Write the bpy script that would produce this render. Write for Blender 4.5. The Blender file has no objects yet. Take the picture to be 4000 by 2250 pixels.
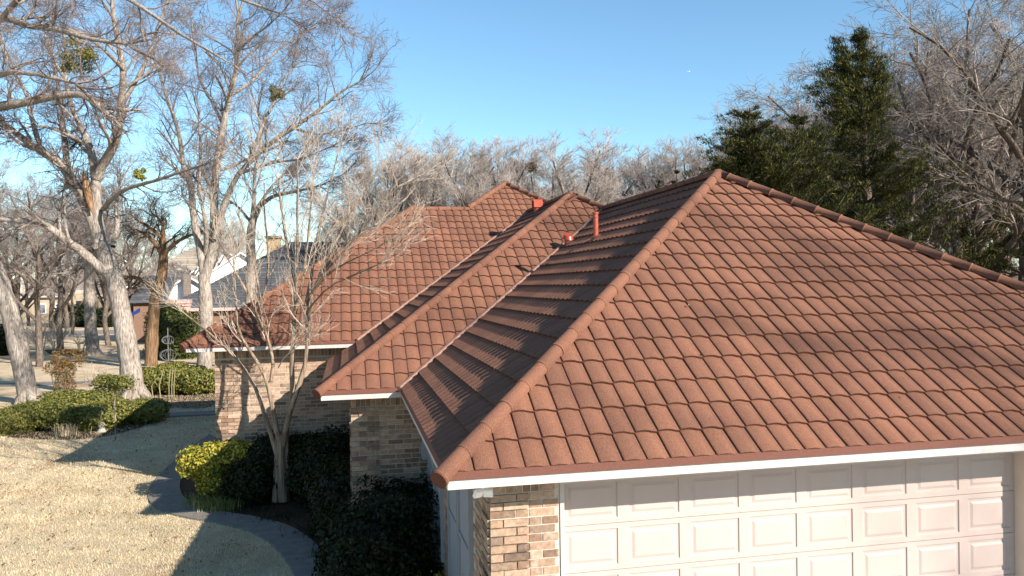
import bpy, math, random
import numpy as np
from mathutils import Vector, Matrix

SC = bpy.context.scene
COL = SC.collection

# ------------------------------------------------------------------ camera
S = 2.04
ZE = 2.40                                   # height of the garage eave
CAM = np.array([-0.3876 * S, -3.1417 * S, ZE + 0.7926 * S])
YAW, PIT, ROL, FPX = -.2067, .0051, .0152, 3073.35     # FPX: focal length in pixels of a 4000 px wide picture
_r = np.array([math.cos(YAW), math.sin(YAW), 0.])
_fw = np.array([-math.sin(YAW), math.cos(YAW), 0.])
_u = np.array([0., 0., 1.])
FW = _fw * math.cos(PIT) - _u * math.sin(PIT)
UP = _u * math.cos(PIT) + _fw * math.sin(PIT)
_c, _s = math.cos(ROL), math.sin(ROL)
CR = _c * _r - _s * UP
CU = _s * _r + _c * UP
cam_d = bpy.data.cameras.new('camera')
cam_d.sensor_width = 36.0
cam_d.lens = 36.0 * FPX / 4000.0
cam_d.clip_end = 9000.0
cam_d.clip_start = 0.1
cam_o = bpy.data.objects.new('camera', cam_d)
COL.objects.link(cam_o)
M = Matrix.Identity(4)
for i in range(3):
    M[i][0], M[i][1], M[i][2], M[i][3] = CR[i], CU[i], -FW[i], CAM[i]
cam_o.matrix_world = M
SC.camera = cam_o

# ------------------------------------------------------------------ light
SUN_DIR = np.array([1.26, -1.5, 1.0])
SUN_DIR = SUN_DIR / np.linalg.norm(SUN_DIR)           # towards the sun
SUN_EL = math.asin(SUN_DIR[2])
SUN_AZ = math.atan2(SUN_DIR[0], SUN_DIR[1])            # clockwise from +Y
world = bpy.data.worlds.new('World')
SC.world = world
world.use_nodes = True
wn = world.node_tree.nodes
wl = world.node_tree.links
wn.clear()
w_out = wn.new('ShaderNodeOutputWorld')
w_bg = wn.new('ShaderNodeBackground')
w_sky = wn.new('ShaderNodeTexSky')
w_sky.sky_type = 'NISHITA'
w_sky.sun_disc = False
w_sky.sun_elevation = SUN_EL
w_sky.sun_rotation = SUN_AZ
w_sky.altitude = 150
w_sky.air_density = 1.0
w_sky.dust_density = 0.1
w_sky.ozone_density = 3.0
w_bg.inputs['Strength'].default_value = 0.090
w_tint = wn.new('ShaderNodeMix')                      # even colour balance of the whole sky
w_tint.data_type = 'RGBA'
w_tint.blend_type = 'MULTIPLY'
w_tint.inputs['Factor'].default_value = 1.0
w_tint.inputs['B'].default_value = (.93, 1.10, 1.07, 1)
wl.new(w_sky.outputs[0], w_tint.inputs['A'])
wl.new(w_tint.outputs['Result'], w_bg.inputs['Color'])
wl.new(w_bg.outputs[0], w_out.inputs['Surface'])
sun_d = bpy.data.lights.new('sun', 'SUN')
sun_d.energy = 5.0
sun_d.angle = math.radians(0.53)
sun_d.color = (1.0, 0.91, 0.80)
sun_o = bpy.data.objects.new('sun', sun_d)
COL.objects.link(sun_o)
sun_o.rotation_euler = Vector(SUN_DIR).to_track_quat('Z', 'Y').to_euler()
sun_o.location = (20, -22, 30)
SC.view_settings.view_transform = 'Standard'
SC.view_settings.look = 'None'
SC.view_settings.exposure = 1.18
SC.view_settings.gamma = 1.0
SC.view_settings.use_curve_mapping = False
SC.render.engine = 'CYCLES'
SC.cycles.max_bounces = 6
SC.cycles.diffuse_bounces = 3
SC.cycles.glossy_bounces = 2
SC.cycles.transmission_bounces = 2
SC.cycles.use_denoising = True

# ------------------------------------------------------------------ pixel helpers (pixels of a 2576 px wide view of the photo)
KP = 4000.0 / 2576.0
GZ = -0.20                                   # yard level


def ray(x, y):
    X = (x * KP - 2000) / FPX
    Y = (1125 - y * KP) / FPX
    return CR * X + CU * Y + FW


def gnd(x, y, z=GZ):
    d = ray(x, y)
    return CAM + d * ((z - CAM[2]) / d[2])


def dep(x, y, depth):
    return CAM + ray(x, y) * depth


def ypl(x, y, Y):
    d = ray(x, y)
    return CAM + d * ((Y - CAM[1]) / d[1])


def xpl(x, y, X):
    d = ray(x, y)
    return CAM + d * ((X - CAM[0]) / d[0])


def depth_of(p):
    return float((np.asarray(p) - CAM) @ FW)


# ------------------------------------------------------------------ object helpers
def tag(o, label=None, cat=None, group=None, kind=None):
    if label: o['label'] = label
    if cat: o['category'] = cat
    if group: o['group'] = group
    if kind: o['kind'] = kind
    return o


def empty(name, loc, label=None, cat=None, group=None):
    o = bpy.data.objects.new(name, None)
    o.empty_display_size = 0.2
    o.location = loc
    COL.objects.link(o)
    return tag(o, label, cat, group)


def link(name, me, parent=None, mw=None):
    """mesh with world coordinates (or world matrix mw), optionally under a parent"""
    o = bpy.data.objects.new(name, me)
    COL.objects.link(o)
    m = mw if mw is not None else Matrix.Identity(4)
    if parent is not None:
        o.parent = parent
        pm = Matrix.Identity(4)
        q = parent
        while q is not None:
            pm = Matrix.LocRotScale(q.location, q.rotation_euler, q.scale) @ pm if q.parent is None else q.matrix_parent_inverse @ Matrix.LocRotScale(q.location, q.rotation_euler, q.scale) @ pm
            q = q.parent
        o.matrix_parent_inverse = pm.inverted()
    o.matrix_basis = m
    return o


def mesh_np(name, V, F, mat=None, smooth=False):
    """V (n,3); F list of index arrays each (m,k)"""
    me = bpy.data.meshes.new(name)
    V = np.asarray(V, dtype=np.float32)
    me.vertices.add(len(V))
    me.vertices.foreach_set('co', V.ravel())
    loops, starts, tot = [], [], 0
    for f in F:
        f = np.asarray(f, dtype=np.int32)
        if len(f) == 0: continue
        k = f.shape[1]
        loops.append(f.ravel())
        starts.append(np.arange(len(f), dtype=np.int32) * k + tot)
        tot += f.size
    loops = np.concatenate(loops)
    starts = np.concatenate(starts)
    me.loops.add(len(loops))
    me.loops.foreach_set('vertex_index', loops)
    me.polygons.add(len(starts))
    me.polygons.foreach_set('loop_start', starts)
    if smooth:
        me.polygons.foreach_set('use_smooth', np.ones(len(starts), dtype=bool))
    me.update(calc_edges=True)
    if mat is not None: me.materials.append(mat)
    return me


class MB:
    def __init__(s):
        s.v = []
        s.f = []

    def face(s, pts):
        b = len(s.v)
        s.v += [tuple(map(float, p)) for p in pts]
        s.f.append(tuple(range(b, b + len(pts))))

    def box(s, x0, x1, y0, y1, z0, z1):
        b = len(s.v)
        s.v += [(x0, y0, z0), (x1, y0, z0), (x1, y1, z0), (x0, y1, z0), (x0, y0, z1), (x1, y0, z1), (x1, y1, z1), (x0, y1, z1)]
        s.f += [tuple(b + i for i in q) for q in ((3, 2, 1, 0), (4, 5, 6, 7), (0, 1, 5, 4), (1, 2, 6, 5), (2, 3, 7, 6), (3, 0, 4, 7))]
        return s

    def prism(s, poly, off):
        """extrude a polygon (list of 3d points) by vector off"""
        n = len(poly)
        b = len(s.v)
        off = np.asarray(off)
        s.v += [tuple(map(float, p)) for p in poly] + [tuple(map(float, np.asarray(p) + off)) for p in poly]
        s.f.append(tuple(b + i for i in reversed(range(n))))
        s.f.append(tuple(b + n + i for i in range(n)))
        for i in range(n):
            j = (i + 1) % n
            s.f.append((b + i, b + j, b + n + j, b + n + i))
        return s

    def tube(s, pts, rad, sides=10, caps=True):
        pts = [np.asarray(p, float) for p in pts]
        if not hasattr(rad, '__len__'): rad = [rad] * len(pts)
        b0 = len(s.v)
        for i, p in enumerate(pts):
            t = pts[min(i + 1, len(pts) - 1)] - pts[max(i - 1, 0)]
            t = t / (np.linalg.norm(t) + 1e-9)
            ref = np.array([0, 0, 1.]) if abs(t[2]) < .9 else np.array([1., 0, 0])
            a = np.cross(ref, t); a /= np.linalg.norm(a)
            c = np.cross(t, a)
            for k in range(sides):
                an = 2 * math.pi * k / sides
                s.v.append(tuple(p + rad[i] * (a * math.cos(an) + c * math.sin(an))))
        for i in range(len(pts) - 1):
            for k in range(sides):
                k2 = (k + 1) % sides
                s.f.append((b0 + i * sides + k, b0 + i * sides + k2, b0 + (i + 1) * sides + k2, b0 + (i + 1) * sides + k))
        if caps:
            s.f.append(tuple(b0 + k for k in reversed(range(sides))))
            e = b0 + (len(pts) - 1) * sides
            s.f.append(tuple(e + k for k in range(sides)))
        return s

    def mesh(s, name, mat, smooth=False):
        me = bpy.data.meshes.new(name)
        me.from_pydata(s.v, [], s.f)
        if smooth:
            me.polygons.foreach_set('use_smooth', np.ones(len(me.polygons), dtype=bool))
        me.update()
        me.materials.append(mat)
        return me

    def build(s, name, mat, parent=None, smooth=False, mw=None):
        return link(name, s.mesh(name, mat, smooth), parent, mw)


# ------------------------------------------------------------------ materials
def newmat(name):
    m = bpy.data.materials.new(name)
    m.use_nodes = True
    nt = m.node_tree
    nt.nodes.clear()
    out = nt.nodes.new('ShaderNodeOutputMaterial')
    return m, nt, out


def N(nt, typ, **kw):
    n = nt.nodes.new(typ)
    for k, v in kw.items():
        if k.startswith('_'):
            setattr(n, k[1:], v)
        else:
            n.inputs[k].default_value = v
    return n


def ramp(nt, src, stops):
    r = nt.nodes.new('ShaderNodeValToRGB')
    els = r.color_ramp.elements
    while len(els) < len(stops): els.new(0.5)
    for e, (p, c) in zip(els, stops):
        e.position = p
        e.color = (*c, 1)
    nt.links.new(src, r.inputs['Fac'])
    return r.outputs['Color']


def noise(nt, vec, scale, detail=4, rough=.55):
    n = N(nt, 'ShaderNodeTexNoise', Scale=scale, Detail=detail, Roughness=rough)
    nt.links.new(vec, n.inputs['Vector'])
    return n.outputs['Fac']


def mix(nt, fac, a, b, mode='MIX'):
    n = nt.nodes.new('ShaderNodeMix')
    n.data_type = 'RGBA'
    n.blend_type = mode
    for sock, val in ((n.inputs['Factor'], fac), (n.inputs['A'], a), (n.inputs['B'], b)):
        if hasattr(val, 'links'): nt.links.new(val, sock)
        elif isinstance(val, (int, float)): sock.default_value = val
        else: sock.default_value = (*val, 1)
    return n.outputs['Result']


def math_n(nt, op, a, b=0.5):
    n = nt.nodes.new('ShaderNodeMath')
    n.operation = op
    for sock, val in ((n.inputs[0], a), (n.inputs[1], b)):
        if hasattr(val, 'links'): nt.links.new(val, sock)
        else: sock.default_value = val
    return n.outputs[0]


def rnd(nt):
    """a random number for each piece: works for single objects and for islands of a joined mesh"""
    oi = nt.nodes.new('ShaderNodeObjectInfo')
    ge = nt.nodes.new('ShaderNodeNewGeometry')
    return math_n(nt, 'FRACT', math_n(nt, 'ADD', oi.outputs['Random'], ge.outputs['Random Per Island']))


def pos(nt):
    return nt.nodes.new('ShaderNodeNewGeometry').outputs['Position']


def finish(nt, out, col, rough=.8, spec=.3, bump=None, bstr=.3, bdist=.02, metal=0., trans=None):
    p = N(nt, 'ShaderNodeBsdfPrincipled')
    p.inputs['Roughness'].default_value = rough
    p.inputs['Specular IOR Level'].default_value = spec
    p.inputs['Metallic'].default_value = metal
    if hasattr(col, 'links'): nt.links.new(col, p.inputs['Base Color'])
    else: p.inputs['Base Color'].default_value = (*col, 1)
    if bump is not None:
        b = N(nt, 'ShaderNodeBump', Strength=bstr, Distance=bdist)
        nt.links.new(bump, b.inputs['Height'])
        nt.links.new(b.outputs[0], p.inputs['Normal'])
    if trans:
        t = nt.nodes.new('ShaderNodeBsdfTranslucent')
        if hasattr(col, 'links'): nt.links.new(col, t.inputs['Color'])
        else: t.inputs['Color'].default_value = (*col, 1)
        ms = N(nt, 'ShaderNodeMixShader', Fac=trans)
        nt.links.new(p.outputs[0], ms.inputs[1])
        nt.links.new(t.outputs[0], ms.inputs[2])
        nt.links.new(ms.outputs[0], out.inputs['Surface'])
    else:
        nt.links.new(p.outputs[0], out.inputs['Surface'])


def m_two(name, c0, c1, scale, rough=.8, spec=.25, bscale=None, bstr=.3, bdist=.02, detail=5, lo=.35, hi=.65, per=0.):
    m, nt, out = newmat(name)
    p = pos(nt)
    col = ramp(nt, noise(nt, p, scale, detail), [(lo, c0), (hi, c1)])
    if per:
        v = ramp(nt, rnd(nt), [(0, (1 - per,) * 3), (1, (1 + per,) * 3)])
        col = mix(nt, 1.0, col, v, 'MULTIPLY')
    finish(nt, out, col, rough, spec, noise(nt, p, bscale, 6) if bscale else None, bstr, bdist)
    return m


def m_tile():
    m, nt, out = newmat('stone_coated_tile')
    p = pos(nt)
    grain = noise(nt, p, 260, 2, .7)
    col = ramp(nt, grain, [(.36, (.064, .025, .015)), (.50, (.168, .073, .045)), (.64, (.295, .158, .106))])
    v = ramp(nt, rnd(nt), [(0, (.89, .89, .90)), (1, (1.10, 1.08, 1.06))])
    col = mix(nt, 1., col, v, 'MULTIPLY')
    big = ramp(nt, noise(nt, p, 1.1, 5, .65), [(.3, (.80, .80, .83)), (.7, (1.12, 1.10, 1.07))])
    col = mix(nt, 1., col, big, 'MULTIPLY')
    finish(nt, out, col, .93, .18, grain, .55, .006)
    return m


def m_brick():
    m, nt, out = newmat('brick_face')
    p = pos(nt)
    r = rnd(nt)
    col = ramp(nt, r, [(0, (.20, .125, .085)), (.16, (.12, .085, .066)), (.32, (.27, .185, .13)), (.5, (.34, .25, .185)), (.68, (.25, .155, .11)), (.84, (.30, .215, .16)), (1, (.155, .11, .085))])
    g = ramp(nt, noise(nt, p, 24, 5), [(.3, (.80, .80, .78)), (.72, (1.45, 1.42, 1.36))])
    col = mix(nt, 1., col, g, 'MULTIPLY')
    smear = noise(nt, p, 9, 3)
    col = mix(nt, ramp(nt, smear, [(.56, (0, 0, 0)), (.74, (.55,) * 3)]), col, (.46, .39, .31))
    finish(nt, out, col, .9, .2, noise(nt, p, 70, 5), .4, .006)
    return m


def m_bark(name, c0, c1, c2, vs=.35):
    m, nt, out = newmat(name)
    p = pos(nt)
    mp = N(nt, 'ShaderNodeMapping')
    mp.inputs['Scale'].default_value = (1, 1, vs * .5)
    nt.links.new(p, mp.inputs['Vector'])
    n1 = noise(nt, mp.outputs[0], 22, 6, .62)
    n2 = noise(nt, p, 1.3, 4)
    col = ramp(nt, n1, [(.32, c0), (.5, c1), (.68, c2)])
    sh = ramp(nt, n2, [(.3, (.78, .76, .74)), (.7, (1.12, 1.12, 1.12))])
    col = mix(nt, 1., col, sh, 'MULTIPLY')
    finish(nt, out, col, .95, .1, n1, .8, .05)
    return m


def m_leaf(name, stops, trans=.25, rough=.5, spec=.35):
    m, nt, out = newmat(name)
    oi = nt.nodes.new('ShaderNodeNewGeometry')
    col = ramp(nt, oi.outputs['Random Per Island'], stops)
    n = ramp(nt, noise(nt, oi.outputs['Position'], 1.6, 3), [(.3, (.72, .74, .7)), (.7, (1.18, 1.15, 1.05))])
    col = mix(nt, 1., col, n, 'MULTIPLY')
    finish(nt, out, col, rough, spec, trans=trans)
    return m


def m_paint(name, col, rough=.55, dirt=.18, scale=6.):
    m, nt, out = newmat(name)
    p = pos(nt)
    d = ramp(nt, noise(nt, p, scale, 7, .65), [(.25, tuple(c * (1 - dirt) for c in col)), (.62, col)])
    finish(nt, out, d, rough, .35, noise(nt, p, 40, 4), .08, .004)
    return m


def m_lawn():
    m, nt, out = newmat('dormant_lawn')
    p = pos(nt)
    fine = noise(nt, p, 45, 6, .7)
    col = ramp(nt, fine, [(.30, (.28, .20, .115)), (.48, (.51, .41, .275)), (.66, (.70, .60, .44))])
    pa = noise(nt, p, .55, 5, .6)
    col = mix(nt, ramp(nt, pa, [(.47, (0, 0, 0)), (.64, (.75,) * 3)]), col, (.33, .205, .115))
    gr = noise(nt, p, .33, 4)
    col = mix(nt, ramp(nt, gr, [(.50, (0, 0, 0)), (.70, (.25,) * 3)]), col, (.30, .29, .16))
    finish(nt, out, col, .95, .1, fine, .9, .04)
    return m


MT = dict(
    tile=m_tile(), brick=m_brick(),
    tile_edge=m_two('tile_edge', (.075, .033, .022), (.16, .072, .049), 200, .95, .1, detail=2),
    mortar=m_two('mortar', (.40, .345, .285), (.52, .46, .39), 30, .95, .1, 90, .3, .004),
    flash=m_two('valley_metal', (.17, .090, .065), (.27, .165, .125), 40, .75, .3, 120, .2, .003),
    drip=m_two('drip_metal', (.085, .032, .022), (.15, .060, .042), 200, .8, .25, 260, .3, .003, detail=2),
    fascia=m_paint('fascia_paint', (.47, .435, .41), .5, .28, 7.),
    soffit=m_paint('soffit_paint', (.66, .60, .53), .6, .1, 3.),
    door=m_paint('door_paint', (.435, .352, .318), .5, .07, 2.5),
    jamb=m_paint('jamb_paint', (.62, .52, .43), .6, .12, 4.),
    winpaint=m_paint('window_paint', (.26, .275, .30), .5, .1, 5.),
    vent=m_paint('vent_paint', (.38, .075, .038), .38, .4, 14.),
    ventdark=m_paint('vent_dark', (.30, .05, .022), .35, .2, 14.),
    lamp=m_paint('lamp_plastic', (.80, .82, .84), .3, .03, 5.),
    lamplens=m_paint('lamp_lens', (.86, .87, .88), .15, .02, 5.),
    concrete=m_two('concrete', (.145, .13, .112), (.19, .172, .150), 6, .9, .2, 60, .25, .006, 7),
    drive=m_two('driveway_concrete', (.34, .30, .26), (.46, .42, .37), 5, .9, .2),
    mulch=m_two('mulch', (.03, .018, .012), (.12, .07, .045), 22, .95, .1, 34, 1., .06, 7),
    lawn=m_lawn(),
    bark_grey=m_bark('bark_grey', (.10, .082, .068), (.28, .24, .205), (.44, .39, .345)),
    bark_dark=m_bark('bark_dark', (.045, .034, .028), (.12, .095, .078), (.22, .18, .15)),
    bark_red=m_bark('bark_shredded', (.06, .034, .018), (.17, .105, .06), (.33, .23, .14), .12),
    bark_myrtle=m_bark('bark_myrtle', (.13, .09, .06), (.26, .195, .14), (.38, .30, .225), .15),
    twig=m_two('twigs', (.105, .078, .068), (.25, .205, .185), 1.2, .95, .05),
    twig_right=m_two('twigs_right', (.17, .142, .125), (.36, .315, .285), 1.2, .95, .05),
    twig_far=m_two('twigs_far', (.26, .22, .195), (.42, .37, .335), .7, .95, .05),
    twig_myrtle=m_two('twigs_myrtle', (.33, .26, .20), (.50, .42, .34), 3, .95, .05),
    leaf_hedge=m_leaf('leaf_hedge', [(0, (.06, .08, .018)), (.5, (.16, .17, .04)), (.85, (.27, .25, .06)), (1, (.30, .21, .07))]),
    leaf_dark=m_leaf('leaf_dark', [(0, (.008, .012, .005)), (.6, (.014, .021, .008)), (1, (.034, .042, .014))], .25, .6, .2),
    leaf_shade=m_leaf('leaf_evergreen', [(0, (.02, .032, .008)), (.55, (.055, .075, .018)), (1, (.16, .17, .03))]),
    leaf_yellow=m_leaf('leaf_yellow', [(0, (.06, .10, .02)), (.3, (.18, .21, .03)), (.65, (.42, .36, .04)), (1, (.56, .44, .07))], .3),
    leaf_varieg=m_leaf('leaf_pale', [(0, (.10, .13, .05)), (.5, (.32, .30, .16)), (1, (.52, .44, .30))], .3),
    leaf_red=m_leaf('leaf_red', [(0, (.24, .06, .03)), (.25, (.20, .10, .03)), (.55, (.14, .13, .04)), (.8, (.24, .17, .05)), (1, (.30, .15, .04))], .3),
    leaf_litter=m_leaf('leaf_dry', [(0, (.10, .055, .03)), (.5, (.20, .125, .07)), (1, (.32, .23, .14))], .15, .8, .1),
    leaf_cedar=m_leaf('leaf_cedar', [(0, (.008, .012, .005)), (.5, (.020, .028, .008)), (.82, (.060, .066, .013)), (1, (.18, .145, .024))], .15, .7, .15),
    leaf_mistle=m_leaf('leaf_mistletoe', [(0, (.12, .14, .02)), (.5, (.26, .26, .04)), (1, (.38, .34, .07))], .35),
    grass=m_leaf('grass_straw', [(0, (.34, .235, .135)), (.3, (.60, .49, .34)), (.85, (.78, .68, .52)), (1, (.48, .43, .26))], .25, .7, .15),
    grass_green=m_leaf('grass_green', [(0, (.10, .13, .03)), (.5, (.24, .24, .07)), (1, (.42, .37, .16))], .3),
    shingle_grey=m_two('shingle_grey', (.045, .048, .053), (.105, .112, .122), 14, .9, .2, 30, .4, .02, per=.22),
    shingle_tan=m_two('shingle_tan', (.22, .185, .145), (.36, .31, .255), 12, .9, .2, 30, .4, .02, per=.2),
    shingle_brown=m_two('shingle_brown', (.15, .12, .10), (.26, .215, .185), 10, .9, .2, 30, .4, .02, per=.2),
    white_wall=m_paint('white_siding', (.80, .79, .77), .6, .06, 3.),
    beige_wall=m_paint('beige_wall', (.36, .29, .205), .7, .15, 2.),
    far_brick=m_two('far_brick', (.13, .075, .05), (.26, .165, .12), 26, .9, .1),
    chim_brick=m_two('chimney_brick', (.30, .21, .12), (.48, .37, .24), 20, .9, .1),
    cap_pink=m_paint('pillar_cap', (.52, .36, .32), .7, .12, 5.),
    dark=m_paint('dark_opening', (.02, .02, .022), .4, .1, 3.),
    tarp=m_paint('blue_tarp', (.02, .045, .20), .4, .15, 3.),
    metal=m_paint('ornament_metal', (.20, .20, .21), .3, .2, 9.),
    stone=m_paint('pale_stone', (.36, .33, .30), .8, .3, 18.),
    plane=m_paint('aircraft_paint', (.85, .87, .9), .4, .02, 1.),
    asphalt=m_two('asphalt', (.16, .15, .14), (.24, .225, .21), 6, .9, .2),
    wood_torn=m_two('torn_wood', (.17, .085, .045), (.32, .20, .11), 9, .9, .1),
    nest=m_two('nest_twigs', (.10, .07, .05), (.22, .16, .11), 20, .95, .05),
)
m, nt, out = newmat('window_glass')
finish(nt, out, (.16, .18, .21), .12, .6)
MT['glass'] = m

# ------------------------------------------------------------------ house dimensions (plan metres, +Y away from the camera)
A_, T_ = 2.3829 * S, .651
B1, C1, B2, C2 = 2.7037 * S, .5782 * S, 2.3403 * S, 1.3553 * S
S1, TL, RS, D3 = 2.432 * S, .7465 * S, .6533 * S, .2007 * S
YC, XC = B1 + B2, -C1 - C2
XQ, QQ = A_ - C1 / 2, A_ + C1 / 2
XT, YS = XC + S1 + TL, YC + S1
XR, YR = XT + RS, YS + RS
Y_BACK = 30.0
ZB = ZE + 0.055                             # roof plane height over the eave line
HYP = math.hypot(1, T_)
OV = .46                                     # overhang

# ================================================================== GROUND
mb = MB()
mb.face([(-900, -400, GZ), (900, -400, GZ), (900, 1500, GZ), (-900, 1500, GZ)])
tag(mb.build('lawn_ground', MT['lawn']), 'pale dormant straw coloured lawn around the house', 'lawn', kind='structure')

z3 = lambda pts: [gnd(x * .3511, 940.2 + y * .3511) for x, y in pts]
inner = z3([(1560, 470), (1440, 560), (1330, 680), (1282, 790), (1296, 890), (1370, 945), (1500, 985), (1650, 1008), (1850, 1032), (2090, 1092), (2245, 1200), (2335, 1310), (2420, 1449)])
outer = z3([(1500, 440), (1330, 560), (1180, 690), (1075, 810), (1045, 900), (1110, 985), (1300, 1040), (1570, 1075), (1750, 1112), (1900, 1180), (2040, 1320), (2110, 1449)])


def resample(pts, n):
    P = np.array(pts)
    # Catmull-Rom style smoothing
    d = np.r_[0, np.cumsum(np.linalg.norm(np.diff(P, axis=0), axis=1))]
    t = np.linspace(0, d[-1], n)
    Q = np.stack([np.interp(t, d, P[:, i]) for i in range(3)], 1)
    for _ in range(4):
        Q[1:-1] = .25 * Q[:-2] + .5 * Q[1:-1] + .25 * Q[2:]
    return Q


nin, nou = resample(inner, 40), resample(outer, 40)
# carry the walk on towards the driveway, out of the frame
ext_i = np.array([nin[-1] + np.array([.25, -1.2, 0]) * k for k in (1, 2, 3)])
ext_o = np.array([nou[-1] + np.array([.25, -1.2, 0]) * k for k in (1, 2, 3)])
nin, nou = np.vstack([nin, ext_i]), np.vstack([nou, ext_o])
walk = empty('garden_walk', tuple(nin[20]))
tag(walk, 'curved grey concrete garden walk between lawn and hedges', 'walk', kind='structure')
seg_edges = [0, 8, 15, 22, 29, 36, 42]
for a0, a1 in zip(seg_edges[:-1], seg_edges[1:]):
    mb = MB()
    L = [nou[i].copy() for i in range(a0, a1 + 1)]
    R = [nin[i].copy() for i in range(a0, a1 + 1)]
    for P_ in (L, R):                        # small joint between slabs
        P_[0] = P_[0] * .97 + P_[1] * .03
        P_[-1] = P_[-1] * .97 + P_[-2] * .03
    for i in range(len(L) - 1):
        q = [L[i], L[i + 1], R[i + 1], R[i]]
        q = [np.array([p[0], p[1], GZ + .035]) for p in q]
        mb.face(list(reversed(q)) if np.cross(q[1] - q[0], q[2] - q[0])[2] < 0 else q)
    for P_ in (L, R):
        for i in range(len(P_) - 1):
            mb.face([(P_[i][0], P_[i][1], GZ + .035), (P_[i + 1][0], P_[i + 1][1], GZ + .035), (P_[i + 1][0], P_[i + 1][1], GZ - .05), (P_[i][0], P_[i][1], GZ - .05)])
    for e in (0, -1):
        mb.face([(L[e][0], L[e][1], GZ + .035), (R[e][0], R[e][1], GZ + .035), (R[e][0], R[e][1], GZ - .05), (L[e][0], L[e][1], GZ - .05)])
    mb.build('paving_slab', MT['concrete'], walk)

# mulch bed between walk and house
bed_poly = [p for p in nin[6:]] + [np.array([.4, nin[-1][1], 0]), np.array([.4, B1 + .4, 0]), np.array([-.7, B1 + .4, 0]), np.array([-.7, YC + .4, 0]), np.array([-3.4, YC + .5, 0]), np.array([-4.0, YC + 3.0, 0])]
mb = MB()
poly = [(p[0], p[1], GZ + .012) for p in bed_poly]
if sum(poly[i][0] * poly[(i + 1) % len(poly)][1] - poly[(i + 1) % len(poly)][0] * poly[i][1] for i in range(len(poly))) < 0: poly.reverse()
mb.face(poly)
o = mb.build('planting_bed', MT['mulch'])
tag(o, 'dark mulch planting bed between walk and house', 'bed', kind='structure')


def bed(pxs, label, z=.010):
    mb = MB()
    pts = [gnd(x, y) for x, y in pxs]
    P = np.array(pts + pts[:1])
    P = resample(P, 40)[:-1]
    q = [(p[0], p[1], GZ + z) for p in P]
    if sum(q[i][0] * q[(i + 1) % len(q)][1] - q[(i + 1) % len(q)][0] * q[i][1] for i in range(len(q))) < 0: q.reverse()
    mb.face(q)
    tag(mb.build('planting_bed', MT['mulch']), label, 'bed', kind='structure')


bed([(20, 1100), (120, 1108), (240, 1107), (330, 1085), (400, 1060), (390, 1040), (250, 1035), (90, 1040), (10, 1060)], 'reddish brown mulch bed under the long clipped hedge')
bed([(370, 1020), (440, 1028), (530, 1030), (560, 990), (520, 965), (400, 968), (350, 985)], 'brown mulch bed under the hedge by the house corner')
bed([(110, 880), (180, 878), (215, 884), (190, 893), (125, 892)], 'sandy bed under the twiggy shrubs in the far lawn')
# a straight strip of concrete walk behind the near hedge
a0, a1 = gnd(380, 1050), gnd(560, 1050)
mb = MB().box(a0[0], a1[0], a0[1] - .25, a0[1] + .55, GZ - .05, GZ + .06)
tag(mb.build('side_walk', MT['concrete']), 'straight strip of concrete walk in shade by the house corner', 'walk', kind='structure')
g0, g1 = gnd(-200, 962), gnd(520, 948)
mb = MB()
mb.face([(g0[0] - 25, g0[1] - 1.2, GZ + .008), (g1[0], g1[1] - 1.6, GZ + .008), (g1[0], g1[1] - .3, GZ + .008), (g0[0] - 25, g0[1] + .3, GZ + .008)])
tag(mb.build('far_walk', MT['concrete']), 'pale walk crossing the lawn behind the big trunks', 'walk', kind='structure')
g0 = gnd(200, 835)
mb = MB()
mb.face([(g0[0] - 60, g0[1] - 6, GZ + .008), (g0[0] + 18, g0[1] - 6, GZ + .008), (g0[0] + 18, g0[1] + 3, GZ + .008), (g0[0] - 60, g0[1] + 3, GZ + .008)])
tag(mb.build('far_street', MT['asphalt']), 'pale grey street beyond the lawn', 'street', kind='structure')
mb = MB().box(1.0, 14, -30, .6, GZ - .1, 0.0)
tag(mb.build('driveway', MT['drive']), 'concrete driveway before the garage door', 'driveway', kind='structure')

# ================================================================== HOUSE
house = empty('brick_house', (0, 0, 0), 'brick house with brown barrel tile hip roof and white garage door', 'house')
roof = link('roof', MB().box(2.0, 7.0, 6.0, 9.0, 2.6, 2.9).mesh('roof', MT['drip']), house)    # attic framing, tiles are its pieces

E_ROW, W_TILE, LIP = .345, .2155, .030
PROF_U = np.array([0, .004, .016, .040, .070, .100, .128, .152, .175, .200, .2155])
PROF_H = np.array([-.004, .012, .017, .0215, .024, .023, .018, .010, .003, .0, -.004])


def tile_polys(du=0.):
    """(u,v,h) polygons of one tile"""
    P = []
    u, h = PROF_U, PROF_H
    vm = E_ROW + .02
    for i in range(len(u) - 1):
        P.append([(u[i], 0, h[i] + LIP), (u[i + 1], 0, h[i + 1] + LIP), (u[i + 1], vm, h[i + 1]), (u[i], vm, h[i])])
        P.append([(u[i], .003, h[i] + LIP - .020), (u[i + 1], .003, h[i + 1] + LIP - .020), (u[i + 1], 0, h[i + 1] + LIP), (u[i], 0, h[i] + LIP)])
        P.append([(u[i], .034, h[i] - .006), (u[i + 1], .034, h[i + 1] - .006), (u[i + 1], .003, h[i + 1] + LIP - .020), (u[i], .003, h[i] + LIP - .020)])
    return P


def polys_mesh(name, polys, mat):
    mbx = MB()
    idx = {}
    for p in polys:
        f = []
        for q in p:
            k = (round(q[0], 5), round(q[1], 5), round(q[2], 5))
            if k not in idx:
                idx[k] = len(mbx.v)
                mbx.v.append(k)
            if not f or f[-1] != idx[k]: f.append(idx[k])
        if len(f) > 1 and f[0] == f[-1]: f.pop()
        if len(f) >= 3: mbx.f.append(tuple(f))
    return mbx




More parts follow.
